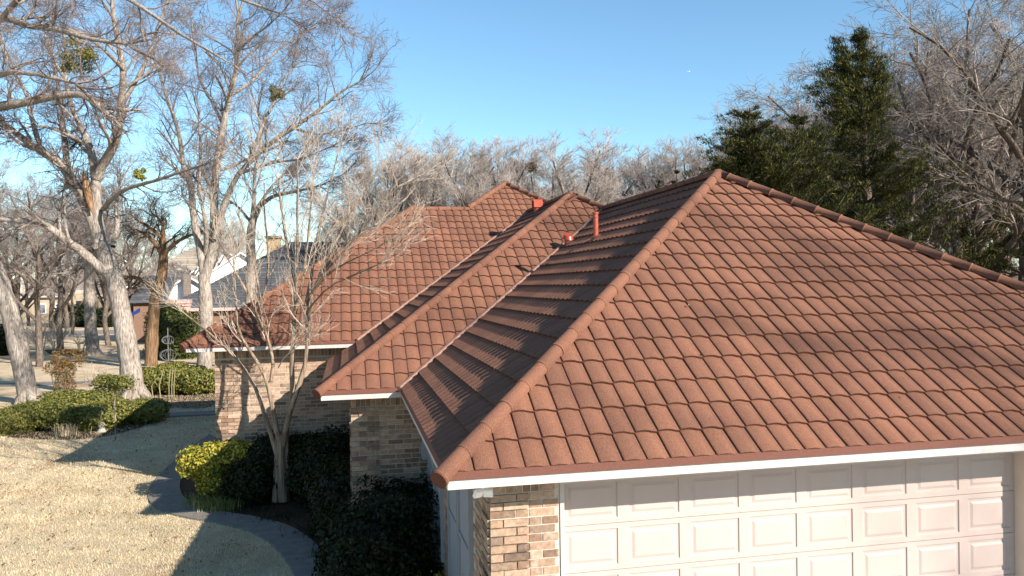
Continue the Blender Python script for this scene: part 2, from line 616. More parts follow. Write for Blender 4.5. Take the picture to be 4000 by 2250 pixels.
def edge_mat(me):
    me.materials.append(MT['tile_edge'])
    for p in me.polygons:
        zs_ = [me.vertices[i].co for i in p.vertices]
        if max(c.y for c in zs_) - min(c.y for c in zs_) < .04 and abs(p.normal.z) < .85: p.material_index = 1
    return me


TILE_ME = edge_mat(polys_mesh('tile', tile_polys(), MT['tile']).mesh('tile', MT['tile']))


def clip(poly, a, b, c):
    """keep a*u+b*v<=c"""
    o = []
    n = len(poly)
    for i in range(n):
        p, q = poly[i], poly[(i + 1) % n]
        dp, dq = a * p[0] + b * p[1] - c, a * q[0] + b * q[1] - c
        if dp <= 0: o.append(p)
        if (dp < 0 < dq) or (dq < 0 < dp):
            t = dp / (dp - dq)
            o.append(tuple(p[k] + (q[k] - p[k]) * t for k in range(3)))
    return o


jr = random.Random(404)
ALL_TILES = []       # (priority, kind, matrix, polys)


def roof_plane(org, eu, es, regions, rows=40, u_rng=(0, 20), prio=1.):
    """org: plan point on the eave line (x,y,z); eu along the eave, es up the slope (plan unit vectors)"""
    eu3 = np.array([eu[0], eu[1], 0.])
    es3 = np.array([es[0], es[1], T_]) / HYP
    n3 = np.cross(eu3, es3)
    o3 = np.array(org, float)
    mw = Matrix.Identity(4)
    for i in range(3):
        mw[i][0], mw[i][1], mw[i][2], mw[i][3] = eu3[i], es3[i], n3[i], o3[i]
    base = tile_polys()
    for hp in regions:
        # halfplanes in (u,v): plan = org + eu*u + es*(v/HYP)
        H = [((a * eu[0] + b * eu[1]), (a * es[0] + b * es[1]) / HYP, c - a * org[0] - b * org[1]) for a, b, c in hp]
        # deck
        big = [(u_rng[0] - 1, -.01, -.012), (u_rng[1] + 1, -.01, -.012), (u_rng[1] + 1, 30, -.012), (u_rng[0] - 1, 30, -.012)]
        for h in H: big = clip(big, *h) if big else big
        if not big: continue
        mbd = MB()
        dn = [(p[0], p[1], p[2]) for p in big]
        mbd.prism([(p[0], p[1], p[2] - .05) for p in dn], (0, 0, .05))
        mbd.build('roof_deck', MT['drip'], roof, mw=mw)
        us = [p[0] for p in big]; vs = [p[1] for p in big]
        j0, j1 = 0, int(max(vs) / E_ROW) + 1
        k0, k1 = int(math.floor(min(us) / W_TILE)) - 1, int(max(us) / W_TILE) + 1
        j0 = max(0, int(min(vs) / E_ROW) - 1)
        for j in range(j0, j1 + 1):
            for k in range(k0, k1 + 1):
                u0, v0 = k * W_TILE, j * E_ROW
                cs = [(u0, v0), (u0 + W_TILE, v0), (u0 + W_TILE, v0 + E_ROW), (u0, v0 + E_ROW)]
                state = 0
                for a, b, c in H:
                    ins = [a * p[0] + b * p[1] <= c + 1e-6 for p in cs]
                    if not any(ins): state = 2; break
                    if not all(ins): state = 1
                if state == 2: continue
                m2 = mw @ Matrix.Translation((u0, v0, jr.uniform(-.0015, .0015))) @ Matrix.Rotation(jr.gauss(0, .0035), 4, 'Z') @ Matrix.Rotation(jr.gauss(0, .004), 4, 'X')
                ctr = np.array(m2 @ Vector((W_TILE / 2, E_ROW / 2, 0)))
                vd = CAM - ctr
                dist = np.linalg.norm(vd)
                facing = float(n3 @ vd) / dist
                show = max(0, facing) / dist ** 2 * prio
                if state == 0:
                    ALL_TILES.append((show, m2, None))
                else:
                    P = []
                    for p in base:
                        q = [(x + u0, y + v0, z) for x, y, z in p]
                        for h in H:
                            q = clip(q, *h)
                            if len(q) < 3: break
                        if len(q) >= 3: P.append([(x - u0, y - v0, z) for x, y, z in q])
                    if P: ALL_TILES.append((show, m2, P))
    return mw


VALK = YC + C1 - D3 / T_
roof_plane((0, 0, ZB), (1, 0), (0, 1), [[(-1, 1, 0), (1, 1, 2 * A_)]], u_rng=(0, 2 * A_), prio=3.)
roof_plane((0, B1 + A_, ZB), (0, -1), (1, 0), [[(1, -1, 0), (-1, 1, B1), (1, 0, A_)]], u_rng=(0, B1 + A_))
roof_plane((2 * A_, 0, ZB), (0, 1), (-1, 0), [[(-1, -1, -2 * A_), (-1, 0, -A_), (0, 1, B1 + A_)], [(0, -1, -B1 - A_), (0, 1, YC + 8), (-1, 0, -XQ), (-1, -1, -2 * A_ - B1)]], u_rng=(0, YC + 9), prio=.001)
roof_plane((-C1, B1, ZB), (1, 0), (0, 1), [[(-1, 1, C1 + B1), (1, -1, -B1), (1, 1, 2 * A_ + B1)]], u_rng=(0, 2 * A_))
roof_plane((-C1, Y_BACK, ZB), (0, -1), (1, 0), [[(1, -1, -C1 - B1), (0, 1, YC + .3), (1, 0, XQ), (-1, 1, VALK + 99)], [(0, -1, -YC - .3), (-1, 1, VALK), (1, 0, XQ)]], u_rng=(0, Y_BACK))
ZB3 = ZB + D3
roof_plane((XC, YC, ZB3), (1, 0), (0, 1), [[(1, 0, XT), (-1, 1, YC - XC), (0, 1, YS), (1, -1, -VALK)],
                                          [(-1, 0, -XT), (1, 0, XQ), (-1, 1, YS - XT), (1, 1, YR + XR), (1, -1, -VALK)],
                                          [(-1, 0, -XQ), (1, 1, YR + XR), (-1, -1, -2 * A_ - YC + D3 / T_)]], u_rng=(0, 14))
roof_plane((XC, Y_BACK, ZB3), (0, -1), (1, 0), [[(1, -1, XC - YC), (1, 0, XC + S1), (0, 1, YC + 2 * S1), (1, 1, XC + YC + 2 * S1)]], u_rng=(0, Y_BACK), prio=.001)

ALL_TILES.sort(key=lambda q: -q[0])
rest = polys_mesh('x', [], None)
rv, rf, rm = [], [], []
tv = np.array([v.co for v in TILE_ME.vertices]); tf = [tuple(p.vertices) for p in TILE_ME.polygons]; tmi = [p.material_index for p in TILE_ME.polygons]
for i, (show, m2, P) in enumerate(ALL_TILES):
    if i < 300:
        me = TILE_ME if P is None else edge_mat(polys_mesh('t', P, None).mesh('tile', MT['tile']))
        link('tile', me, roof, m2)
    else:
        if P is None: V, F, Mi = tv, tf, tmi
        else:
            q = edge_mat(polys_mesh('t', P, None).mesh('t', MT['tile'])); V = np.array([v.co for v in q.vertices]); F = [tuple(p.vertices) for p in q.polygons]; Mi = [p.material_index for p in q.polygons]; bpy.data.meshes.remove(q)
        R3 = np.array(m2)[:3, :3]; t3 = np.array(m2)[:3, 3]
        b = len(rv)
        rv.extend(map(tuple, V @ R3.T + t3))
        rf.extend(tuple(b + k for k in f) for f in F)
        rm.extend(Mi)
rest.v, rest.f = rv, rf
o = rest.build('tile_field', MT['tile'], roof)
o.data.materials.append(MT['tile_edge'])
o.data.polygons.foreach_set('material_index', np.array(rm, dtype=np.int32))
o['kind'] = 'stuff'

# hip and ridge caps
def cap_mesh():
    mbx = MB()
    n = 12
    L = .40
    ang = [math.radians(-108 + 216 * i / n) for i in range(n + 1)]
    rings = [(0.0, .084), (.020, .084), (.022, .079), (L, .073)]
    for x, r in rings:
        for a in ang: mbx.v.append((x, r * math.sin(a), r * math.cos(a)))
    for x, r in ((0.0, .074),):
        for a in ang: mbx.v.append((x, r * math.sin(a), r * math.cos(a)))
    m_ = n + 1
    for i in range(3):
        for k in range(n):
            mbx.f.append((i * m_ + k, (i + 1) * m_ + k, (i + 1) * m_ + k + 1, i * m_ + k + 1))
    for k in range(n):
        mbx.f.append((k + 1, 4 * m_ + k + 1, 4 * m_ + k, k))
    return mbx.mesh('ridge_cap', MT['tile'], False)


CAP = cap_mesh()
for p in CAP.polygons: p.use_smooth = True


def cap_run(p0, p1, step=.352, lift=.012, start=0., end_disc=False):
    p0, p1 = np.array(p0, float), np.array(p1, float)
    d = p1 - p0
    L = np.linalg.norm(d); d /= L
    side = np.cross([0, 0, 1.], d); side /= np.linalg.norm(side)
    up = np.cross(d, side)
    n = int((L - start) / step) + 1
    rr = random.Random(int(L * 1000))
    for i in range(n):
        x = start + i * step
        if x > L - .05: break
        o = p0 + d * x + up * lift
        mw = Matrix.Identity(4)
        ln = min(1.0, (L - x + .04) / .40)
        for k in range(3):
            mw[k][0], mw[k][1], mw[k][2], mw[k][3] = d[k] * ln, side[k], up[k], o[k]
        mw = mw @ Matrix.Rotation(rr.uniform(-.012, .004), 4, 'Y') @ Matrix.Rotation(rr.uniform(-.01, .01), 4, 'Z')
        link('ridge_cap', CAP, roof, mw)
    if end_disc:
        mbx = MB()
        o = p0 + d * (start - .012) + up * lift
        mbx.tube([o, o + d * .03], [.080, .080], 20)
        mbx.build('cap_end', MT['tile_edge'], roof)  # darker edge colour puts the shade on the end disc into its material


zr = lambda s, d=0.: ZB + d + s * T_
lowx = .035
cap_run((-.02, -.02, zr(0) + lowx - .01), (A_, A_, zr(A_) + lowx), start=-.10, end_disc=True)
cap_run((2 * A_, 0, zr(0) + lowx), (A_, A_, zr(A_) + lowx), end_disc=True)
cap_run((A_, A_ + .02, zr(A_) + lowx), (A_, B1 + A_, zr(A_) + lowx))
cap_run((-C1, B1, zr(0) + lowx - .01), (XQ, B1 + QQ, zr(QQ) + lowx), start=-.10, end_disc=True)
cap_run((A_, B1 + A_, zr(A_) + lowx), (XQ, B1 + QQ, zr(QQ) + lowx))
cap_run((XQ, B1 + QQ, zr(QQ) + lowx), (XQ, YC + QQ + 2, zr(QQ) + lowx))
cap_run((XC, YC, zr(0, D3) + lowx - .01), (XC + S1, YS, zr(S1, D3) + lowx), start=-.10, end_disc=True)
cap_run((XC + S1, YS, zr(S1, D3) + lowx - .035), (XT, YS, zr(S1, D3) + lowx - .035))
cap_run((XT, YS, zr(S1, D3) + lowx), (XR, YR, zr(S1 + RS, D3) + lowx))
cap_run((XR + 4, YR - 4, zr(S1 + RS - 4, D3) + lowx), (XR, YR, zr(S1 + RS, D3) + lowx))
# small domes where hips meet
for q_ in ((A_, A_, zr(A_)), (XQ, B1 + QQ, zr(QQ)), (XC + S1, YS, zr(S1, D3)), (XR, YR, zr(S1 + RS, D3)), (A_, B1 + A_, zr(A_))):
    mbx = MB()
    c_ = np.array(q_) + [0, 0, .02]
    mbx.tube([c_ + [0, 0, z] for z in (-.06, .03, .06, .085, .098, .104)], [.10, .10, .088, .064, .035, .004], 16)
    mbx.build('peak_cap', MT['tile'], roof, True)
# valley ribs
def valley(p0, p1, name='valley_flashing'):
    p0, p1 = np.array(p0, float), np.array(p1, float)
    d = (p1 - p0) / np.linalg.norm(p1 - p0)
    sd = np.cross([0, 0, 1.], d); sd /= np.linalg.norm(sd)
    mbx = MB()
    mbx.prism([p0 + sd * .05 + [0, 0, .0], p0 - sd * .05, p0 - sd * .022 + [0, 0, .085], p0 + sd * .022 + [0, 0, .085]], p1 - p0)
    mbx.build(name, MT['flash'], roof)


valley((-.05, B1 - .05, zr(-.05)), (A_ - .05, B1 + A_ - .05, zr(A_ - .05)))
valley((-C1 + D3 / T_ - .06, YC - .06, zr(0, D3) - .02), (XQ - .1, VALK + XQ - .1, zr(XQ + C1 - .1)))

# back roof surfaces so that the house is closed
mb = MB()
zt = zr(S1, D3); zR = zr(S1 + RS, D3)
for poly in ([(XC + S1, YS, zt - .02), (XC, YC + 2 * S1, zr(0, D3) - .02), (XT + 6, YC + 2 * S1, zr(0, D3) - .02), (XT, YS, zt - .02)],
             [(XT, YS, zt - .02), (XT, YS + 6, zt - .02), (XR, YS + 7, zR - .02), (XR, YR, zR - .02)],
             [(XR, YR, zR - .02), (XR, YS + 7, zR - .02), (XR + 8, YS + 7, zR - 8 * T_), (XR + 8, YR - 8, zR - 8 * T_)]):
    mb.face(poly)
mb.build('roof_deck', MT['drip'], roof)

# eave metal, fascia boards, soffits
FH = .082


def eave(x0, y0, x1, y1, z, outx, outy, name_label=None, split=None, notch=None):
    """straight eave from (x0,y0) to (x1,y1); out = outward plan normal"""
    d = np.array([x1 - x0, y1 - y0, 0.]); L = np.linalg.norm(d); d /= L
    o = np.array([outx, outy, 0.])
    p = np.array([x0, y0, z + .022])
    up = np.array([0, 0, 1.])
    # brown starter strip
    mbx = MB()
    q = [p + o * .018, p + o * .034, p + o * .016 + up * .066, p - o * .03 + up * .066]
    mbx.prism(q if np.dot(np.cross(q[1] - q[0], q[2] - q[0]), d) < 0 else q[::-1], d * L)
    mbx.build('drip_edge', MT['drip'], roof)
    cuts = [0] + list(split or []) + [L]
    for a, b in zip(cuts[:-1], cuts[1:]):
        mbx = MB()
        a2, b2 = a + (.0015 if a else 0), b
        q = [p + o * .015 - up * FH, p + o * .015 + up * .002, p - o * .012 + up * .002, p - o * .012 - up * FH]
        q = [v + d * a2 for v in q]
        mbx.prism(q if np.dot(np.cross(q[1] - q[0], q[2] - q[0]), d) < 0 else q[::-1], d * (b2 - a2))
        mbx.build('fascia_board', MT['fascia'], house)


eave(-.012, 0, 2 * A_, 0, ZE, 0, -1, split=[1.62, 5.02, 6.18])
eave(0, .015, 0, B1 - .02, ZE, -1, 0, split=[2.6])
eave(-C1 - .012, B1, -.016, B1, ZE, 0, -1)
eave(-C1, B1 + .015, -C1, YC + .3, ZE, -1, 0)
eave(XC - .012, YC, -C1 + D3 / T_ - .05, YC, ZE + D3, 0, -1, split=[2.85])
eave(XC, YC + .015, XC, YC + 2 * S1, ZE + D3, -1, 0)
eave(2 * A_, .02, 2 * A_, YC + 8, ZE, 1, 0)

zs = ZE - FH + .034
soff = MB()
soff.box(.0, 2 * A_, .013, OV + .03, zs, zs + .012)
soff.box(.013, OV + .0, OV + .032, B1 + OV, zs, zs + .012)
soff.box(-C1, -.002, B1 + .013, B1 + OV + .03, zs, zs + .012)
soff.box(-C1 + .013, -C1 + OV, B1 + OV + .032, YC + .3, zs, zs + .012)
soff.box(XC, -C1 + .6, YC + .013, YC + OV + .03, zs + D3, zs + D3 + .012)
soff.box(XC + .013, XC + OV, YC + OV + .032, YC + 2 * S1, zs + D3, zs + D3 + .012)
soff.build('soffit', MT['soffit'], house)

# ---- walls: mortar backing boxes and single bricks
YF = OV                                     # garage front wall face
XL = .42                                    # garage left wall face
YD = .62                                    # door plane
X2, Y2 = -C1 + .42, B1 + OV                # block 2 faces
X3, Y3 = XC + .46, YC + OV                 # block 3 faces
DX0, DX1 = 1.10, 6.06
DZ = 2.20
ZW = zs - .004
mwall = MB()
mwall.box(XL, DX0 - .04, YF, YF + .25, GZ, ZW)
mwall.box(DX1 + .16, 2 * A_ - .42, YF, YF + .25, GZ, ZW)
mwall.box(DX0 - .04, DX1 + .16, YF + .02, YF + .25, DZ + .02, ZW)
mwall.box(XL, XL + .25, YF + .251, Y2 + .3, GZ, ZW)
mwall.box(X2, XL - .001, Y2, Y2 + .25, GZ, ZW)
mwall.box(X2, X2 + .25, Y2 + .251, Y3 + .3, GZ, ZW)
mwall.box(X3, X2 - .001, Y3, Y3 + .25, GZ, ZW + D3)
mwall.box(X3, X3 + .25, Y3 + .251, YC + 2 * S1 - .4, GZ, ZW + D3)
mwall.box(2 * A_ - .67, 2 * A_ - .42, YF + .251, YC + 8, GZ, ZW)
wall = mwall.build('wall', MT['mortar'], house)

BRK = MB().box(-.5, .5, -.5, .5, -.5, .5).mesh('brick', MT['brick'])
BRICKS = []
CH, BL, JT = .0762, .232, .0125


def brick(c, dx, dy, dz):
    BRICKS.append((np.array(c), (dx, dy, dz)))


def brick_wall(axis, fixed, out, u0, u1, z0, z1, quoin=(), holes=(), soldier=True, seed=0):
    """axis 'x': wall runs along x at y=fixed, out=-1 faces -y.  axis 'y': along y at x=fixed facing out."""
    rr = random.Random(seed)
    th = .06
    ztop = z1 - (.205 if soldier else 0)
    nz = int((ztop - z0) / CH)

    def put(ua, ub, za, zb, proud):
        if ub - ua < .03 or zb - za < .02: return
        cu, cz = (ua + ub) / 2, (za + zb) / 2
        for h in holes:
            if h[0] < cu < h[1] and h[2] < cz < h[3]: return
        pr = .007 + proud + rr.uniform(-.002, .002)
        cf = fixed + out * (pr - th / 2)
        if axis == 'x': brick((cu, cf, cz), ub - ua, th, zb - za)
        else: brick((cf, cu, cz), th, ub - ua, zb - za)
    for j in range(nz + 1):
        za = z0 + j * CH
        zb = min(za + CH - JT, ztop)
        segs = [(u0, u1, 0.)]
        if quoin:
            segs = []
            pr = .018 if (j % 7) != 0 else 0.
            q0, q1 = quoin
            if q0: segs.append((u0, u0 + q0, pr))
            segs.append((u0 + q0, u1 - q1, 0.))
            if q1: segs.append((u1 - q1, u1, pr))
        for sa, sb, pr in segs:
            u = sa - ((BL + JT) / 2 if j % 2 else 0)
            while u < sb:
                a, b = max(u, sa), min(u + BL, sb - (JT if pr or quoin else 0))
                put(a, b, za, zb, pr)
                u += BL + JT
    if soldier:
        u = u0
        while u < u1 - .03:
            put(u, min(u + CH - JT, u1), ztop + JT, z1 - .003, .0)
            u += CH


WIN = [(1.45, 2.30, .25, ZW - .06), (2.36, 3.20, .25, ZW - .06), (3.95, 4.72, .35, ZW - .1), (4.78, 5.55, .35, ZW - .1)]
brick_wall('x', YF, -1, XL - .002, DX0 - .045, GZ, ZW, quoin=(.36, 0), seed=1)
brick_wall('x', YF, -1, DX1 + .165, 2 * A_ - .42, GZ, ZW, seed=2)
brick_wall('y', XL, -1, YF + .004, Y2 - .008, GZ, ZW, quoin=(.36, 0), holes=[(1.40, 3.25, .2, 9), (3.9, 5.6, .3, 9)], seed=3)
brick_wall('x', Y2, -1, X2 - .002, XL - .012, GZ, ZW, quoin=(.44, 0), seed=4)
brick_wall('y', X2, -1, Y2 + .004, Y3 - .008, GZ, ZW, quoin=(.44, 0), seed=5)
brick_wall('x', Y3, -1, X3 - .002, X2 - .012, GZ, ZW + D3, quoin=(.56, 0), seed=6)


def brick_score(b):
    c, d = b
    dist = np.linalg.norm(c - CAM)
    fac = abs(c[1] - CAM[1]) if d[1] == .06 else abs(c[0] - CAM[0]) * .8
    return (max(d) * d[2]) * fac / dist ** 3 * (1.0 if c[2] > .35 else .2)


BRICKS.sort(key=lambda b: -brick_score(b))
mrest = MB()
for i, (c, d) in enumerate(BRICKS):
    if i < 300:
        link('brick', BRK, wall, Matrix.Translation(c) @ Matrix.Diagonal((*d, 1)))
    else:
        mrest.box(c[0] - d[0] / 2, c[0] + d[0] / 2, c[1] - d[1] / 2, c[1] + d[1] / 2, c[2] - d[2] / 2, c[2] + d[2] / 2)
o = mrest.build('brickwork', MT['brick'], wall)
o['kind'] = 'stuff'

# ---- windows on the shaded side wall of the garage
for w0, w1, za, zb in WIN:
    f = MB()
    t = .05
    f.box(XL - .05, XL + .03, w0, w0 + t, za, zb)
    f.box(XL - .05, XL + .03, w1 - t, w1, za, zb)
    f.box(XL - .045, XL + .03, w0 + t, w1 - t, zb - t, zb)
    f.box(XL - .045, XL + .03, w0 + t, w1 - t, za, za + t)
    f.box(XL - .040, XL + .03, w0 + t, w1 - t, (za + zb) / 2 - .02, (za + zb) / 2 + .02)
    win = f.build('window', MT['winpaint'], house)
    MB().box(XL - .022, XL - .005, w0 + t, w1 - t, za + t, (za + zb) / 2 - .02).build('pane', MT['winpaint'], win)
    MB().box(XL - .024, XL - .005, w0 + t, w1 - t, (za + zb) / 2 + .02, zb - t).build('pane', MT['winpaint'], win)
p = xpl(1070, 1147, XL)
mb = MB().box(XL - .12, XL - .01, 5.62, 5.82, 1.35, 1.72)
mb.box(XL - .13, XL - .119, 5.64, 5.80, 1.38, 1.60)
mb.build('meter_box', MT['winpaint'], house)

# ---- garage door
NC, NR = 8, 5
rows = [DZ - i * (DZ / NR) for i in range(NR + 1)]
cw = (DX1 - DX0) / NC
door = MB()
st, rl = .055, .048


def rect(x0, x1, z0, z1):
    door.face([(x0, YD, z0), (x1, YD, z0), (x1, YD, z1), (x0, YD, z1)])


PAN = []
for r in range(NR):
    z1, z0 = rows[r] - .0025, rows[r + 1] + .0025
    rect(DX0, DX1, z0, z0 + rl); rect(DX0, DX1, z1 - rl, z1)
    for zz in (z0, z1):
        door.face([(DX0, YD, zz), (DX1, YD, zz), (DX1, YD + .03, zz), (DX0, YD + .03, zz)])
    for c in range(NC):
        xa, xb = DX0 + c * cw, DX0 + (c + 1) * cw
        rect(xa, xa + st, z0 + rl, z1 - rl); rect(xb - st, xb, z0 + rl, z1 - rl)
        PAN.append(((xa + xb) / 2, (z0 + z1) / 2, cw - 2 * st, z1 - z0 - 2 * rl))
door.box(DX0, DX1, YD + .03, YD + .06, 0, DZ)
dr = door.build('garage_door', MT['door'], house)
# raised panel: bevel in, flat margin, bevel out to a raised field
def panel_mesh(w, h):
    mbx = MB()
    rings = [(0, 0.), (.006, .010), (.020, .012), (.034, .012), (.060, .003)]
    R = []
    for ins, y in rings:
        b = len(mbx.v)
        mbx.v += [(-w / 2 + ins, y, -h / 2 + ins), (w / 2 - ins, y, -h / 2 + ins), (w / 2 - ins, y, h / 2 - ins), (-w / 2 + ins, y, h / 2 - ins)]
        R.append(b)
    for a, b in zip(R[:-1], R[1:]):
        for i in range(4):
            j = (i + 1) % 4
            mbx.f.append((a + i, a + j, b + j, b + i))
    b = R[-1]
    mbx.f.append((b, b + 1, b + 2, b + 3))
    return mbx.mesh('panel', MT['door'])


PM = panel_mesh(PAN[0][2], PAN[0][3])
for x, z, w, h in PAN:
    link('panel', PM, dr, Matrix.Translation((x, YD, z)))
jm = MB()
jm.box(DX0 - .039, DX0 - .001, YF - .012, YD + .05, 0, DZ + .04)
jm.box(DX0 - .001, DX1 + .02, YF - .010, YD + .05, DZ + .004, DZ + .04)
jm.build('door_frame', MT['fascia'], house)
jm = MB()
jm.box(DX1 + .002, DX1 + .155, YF - .014, YD + .05, 0, DZ + .003)
jm.build('door_jamb', MT['jamb'], house)

# ---- roof vents
def on_left(x, y, z0=ZB, c=0.):
    d = ray(x, y)
    t = (z0 + .04 + c * T_ + CAM[0] * T_ - CAM[2]) / (d[2] - T_ * d[0])
    return CAM + d * t


v = on_left(1499, 598)
m1 = MB()
m1.tube([v + [0, 0, z] for z in (-.1, .02, .021, .44)], [.066, .060, .046, .046], 18)
m1.tube([v + [0, 0, z] for z in (.36, .361, .375, .376)], [.047, .054, .054, .047], 18, False)
m1.tube([v + [0, 0, z] for z in (.425, .426, .455, .456, .40)], [.047, .058, .058, .046, .040], 18, False)
m1.build('vent_pipe', MT['vent'], roof, smooth=False)
v = on_left(1430, 612)
m1 = MB()
m1.tube([v + [0, 0, z] for z in (-.12, .10)], [.080, .080], 20)
vp = m1.build('vent_pipe', MT['vent'], roof)
m1 = MB()
n = 20
ring = [(v + [.105 * math.cos(2 * math.pi * k / n), .105 * math.sin(2 * math.pi * k / n), .105 + .05 * math.sin(2 * math.pi * k / n)]) for k in range(n)]
top = [(v + [.085 * math.cos(2 * math.pi * k / n), .085 * math.sin(2 * math.pi * k / n), .175 + .045 * math.sin(2 * math.pi * k / n)]) for k in range(n)]
m1.face(top)
for k in range(n):
    m1.face([ring[k], ring[(k + 1) % n], top[(k + 1) % n], top[k]])
m1.build('vent_cap', MT['ventdark'], vp)
v = on_left(1352, 532, ZB, C1)
m1 = MB()
m1.tube([v + [0, 0, z] for z in (-.3, .14)], [.085, .085], 20)
vp = m1.build('vent_pipe', MT['vent'], roof)
m1 = MB()
hw, hd = .115, .115
rr_ = [(-hw, 0.10), (-hw, .22), (-hw * .45, .30), (hw * .45, .30), (hw, .22), (hw, .10)]
mk = lambda xs, f: [(v[0] + xs, v[1] + y * f, v[2] + .10 + (z - .10) * f) for y, z in rr_]
oa, ob, ia, ib = mk(-hd, 1), mk(hd, 1), mk(-hd, .88), mk(hd, .88)
for i in range(len(rr_) - 1):
    m1.face([oa[i], ob[i], ob[i + 1], oa[i + 1]])
    m1.face([ia[i + 1], ib[i + 1], ib[i], ia[i]])
    m1.face([oa[i], oa[i + 1], ia[i + 1], ia[i]])
    m1.face([ob[i + 1], ob[i], ib[i], ib[i + 1]])
m1.face([ia[0], ib[0], ib[-1], ia[-1]])
m1.build('vent_cap', MT['vent'], vp)

# flashing collars round the pipes
for px_, py_, c_, r_ in ((1499, 598, 0., .13), (1430, 612, 0., .16), (1352, 532, C1, .17)):
    q_ = on_left(px_, py_, ZB, c_)
    mbx = MB()
    nrm_ = np.array([-T_, 0, 1.]) / HYP
    mbx.tube([q_ - nrm_ * .02, q_ + nrm_ * .005, q_ + nrm_ * .03], [r_, r_ * .96, r_ * .55], 18)
    mbx.build('vent_flashing', MT['drip'], roof)

# ---- floodlight under the eave corner
c = ypl(1215, 1246, .30)
fl = empty('flood_light', (c[0], .30, zs), 'white twin head flood light hanging under the garage eave corner', 'lamp')
mb = MB()
mb.tube([(c[0], .30, zs - .002), (c[0], .30, zs - .035)], .05, 18)
mb.tube([(c[0], .30, zs - .035), (c[0], .30, zs - .115)], [.022, .016], 12)
mb.build('base', MT['lamp'], fl)
for sx, tilt, yaw in ((-1, .55, .5), (1, .35, -.35)):
    hb = MB()
    hb.box(-.042, .042, -.016, .016, -.036, .036)
    hb.box(-.036, .036, -.022, -.0161, -.030, .030)
    mw = Matrix.Translation((c[0] + sx * .042, .285, zs - .135)) @ Matrix.Rotation(yaw, 4, 'Z') @ Matrix.Rotation(tilt, 4, 'X')
    h = hb.build('lamp_head', MT['lamplens'], fl, mw=mw)
c2 = ypl(1165, 1238, .75)
mb = MB()
for i in range(1):
    mb.tube([(c2[0], .75, zs - .001), (c2[0], .75, zs - .02), (c2[0], .75, zs - .021), (c2[0], .75, zs - .05), (c2[0], .75, zs - .075), (c2[0], .75, zs - .085)], [.055, .055, .045, .045, .032, .008], 16)
o = mb.build('camera_dome', MT['lamp'], None, smooth=True)
tag(o, 'small white dome under the side eave behind the flood light', 'camera')

# ================================================================== VEGETATION TOOLS
def tubes(lines, sides):
    """lines: list of (points list, radii list), all lengths allowed -> V, F"""
    groups = {}
    for p, r in lines: groups.setdefault(len(p), []).append((p, r))
    Vs, Fs, base = [], [], 0
    for n, g in groups.items():
        P = np.array([q[0] for q in g], dtype=float)
        R = np.array([q[1] for q in g], dtype=float)
        Tn = np.empty_like(P)
        Tn[:, 1:-1] = P[:, 2:] - P[:, :-2]
        Tn[:, 0] = P[:, 1] - P[:, 0]
        Tn[:, -1] = P[:, -1] - P[:, -2]
        Tn /= np.linalg.norm(Tn, axis=2, keepdims=True) + 1e-9
        ref = np.where(np.abs(Tn[:, :1, 2:3]) < .8, np.array([0, 0, 1.]), np.array([1., 0, 0]))
        ref = np.broadcast_to(ref, Tn.shape)
        a = np.cross(ref, Tn); a /= np.linalg.norm(a, axis=2, keepdims=True) + 1e-9
        c = np.cross(Tn, a)
        an = np.arange(sides) * 2 * math.pi / sides
        V = P[:, :, None, :] + R[:, :, None, None] * (a[:, :, None, :] * np.cos(an)[None, None, :, None] + c[:, :, None, :] * np.sin(an)[None, None, :, None])
        B = len(g)
        idx = base + np.arange(B * n * sides).reshape(B, n, sides)
        k2 = (np.arange(sides) + 1) % sides
        q = np.stack([idx[:, :-1, :], idx[:, :-1][:, :, k2], idx[:, 1:][:, :, k2], idx[:, 1:, :]], axis=-1)
        Vs.append(V.reshape(-1, 3)); Fs.append(q.reshape(-1, 4))
        base += B * n * sides
    return np.vstack(Vs), np.vstack(Fs)


def norm(d):
    l = math.sqrt(d[0] * d[0] + d[1] * d[1] + d[2] * d[2]) + 1e-12
    return (d[0] / l, d[1] / l, d[2] / l)


def grow(rng, out, p, d, L, r, lev, cfg):
    """one branch and, recursively, its children"""
    n = cfg['seg'][min(lev, len(cfg['seg']) - 1)]
    wig = cfg['wig'] * (1 + .25 * lev)
    trop = cfg['trop'][min(lev, len(cfg['trop']) - 1)]
    pts, rad = [p], [r]
    rt = max(r * cfg['taper'], cfg['rmin'])
    st = L / n
    dirs = [d]
    for i in range(n):
        d = norm((d[0] + rng.gauss(0, wig), d[1] + rng.gauss(0, wig), d[2] + rng.gauss(0, wig) + trop))
        p = (p[0] + d[0] * st, p[1] + d[1] * st, p[2] + d[2] * st)
        pts.append(p); dirs.append(d)
        rad.append(r + (rt - r) * (i + 1) / n)
    out.append((pts, rad))
    spawn(rng, out, pts, rad, L, lev, cfg)


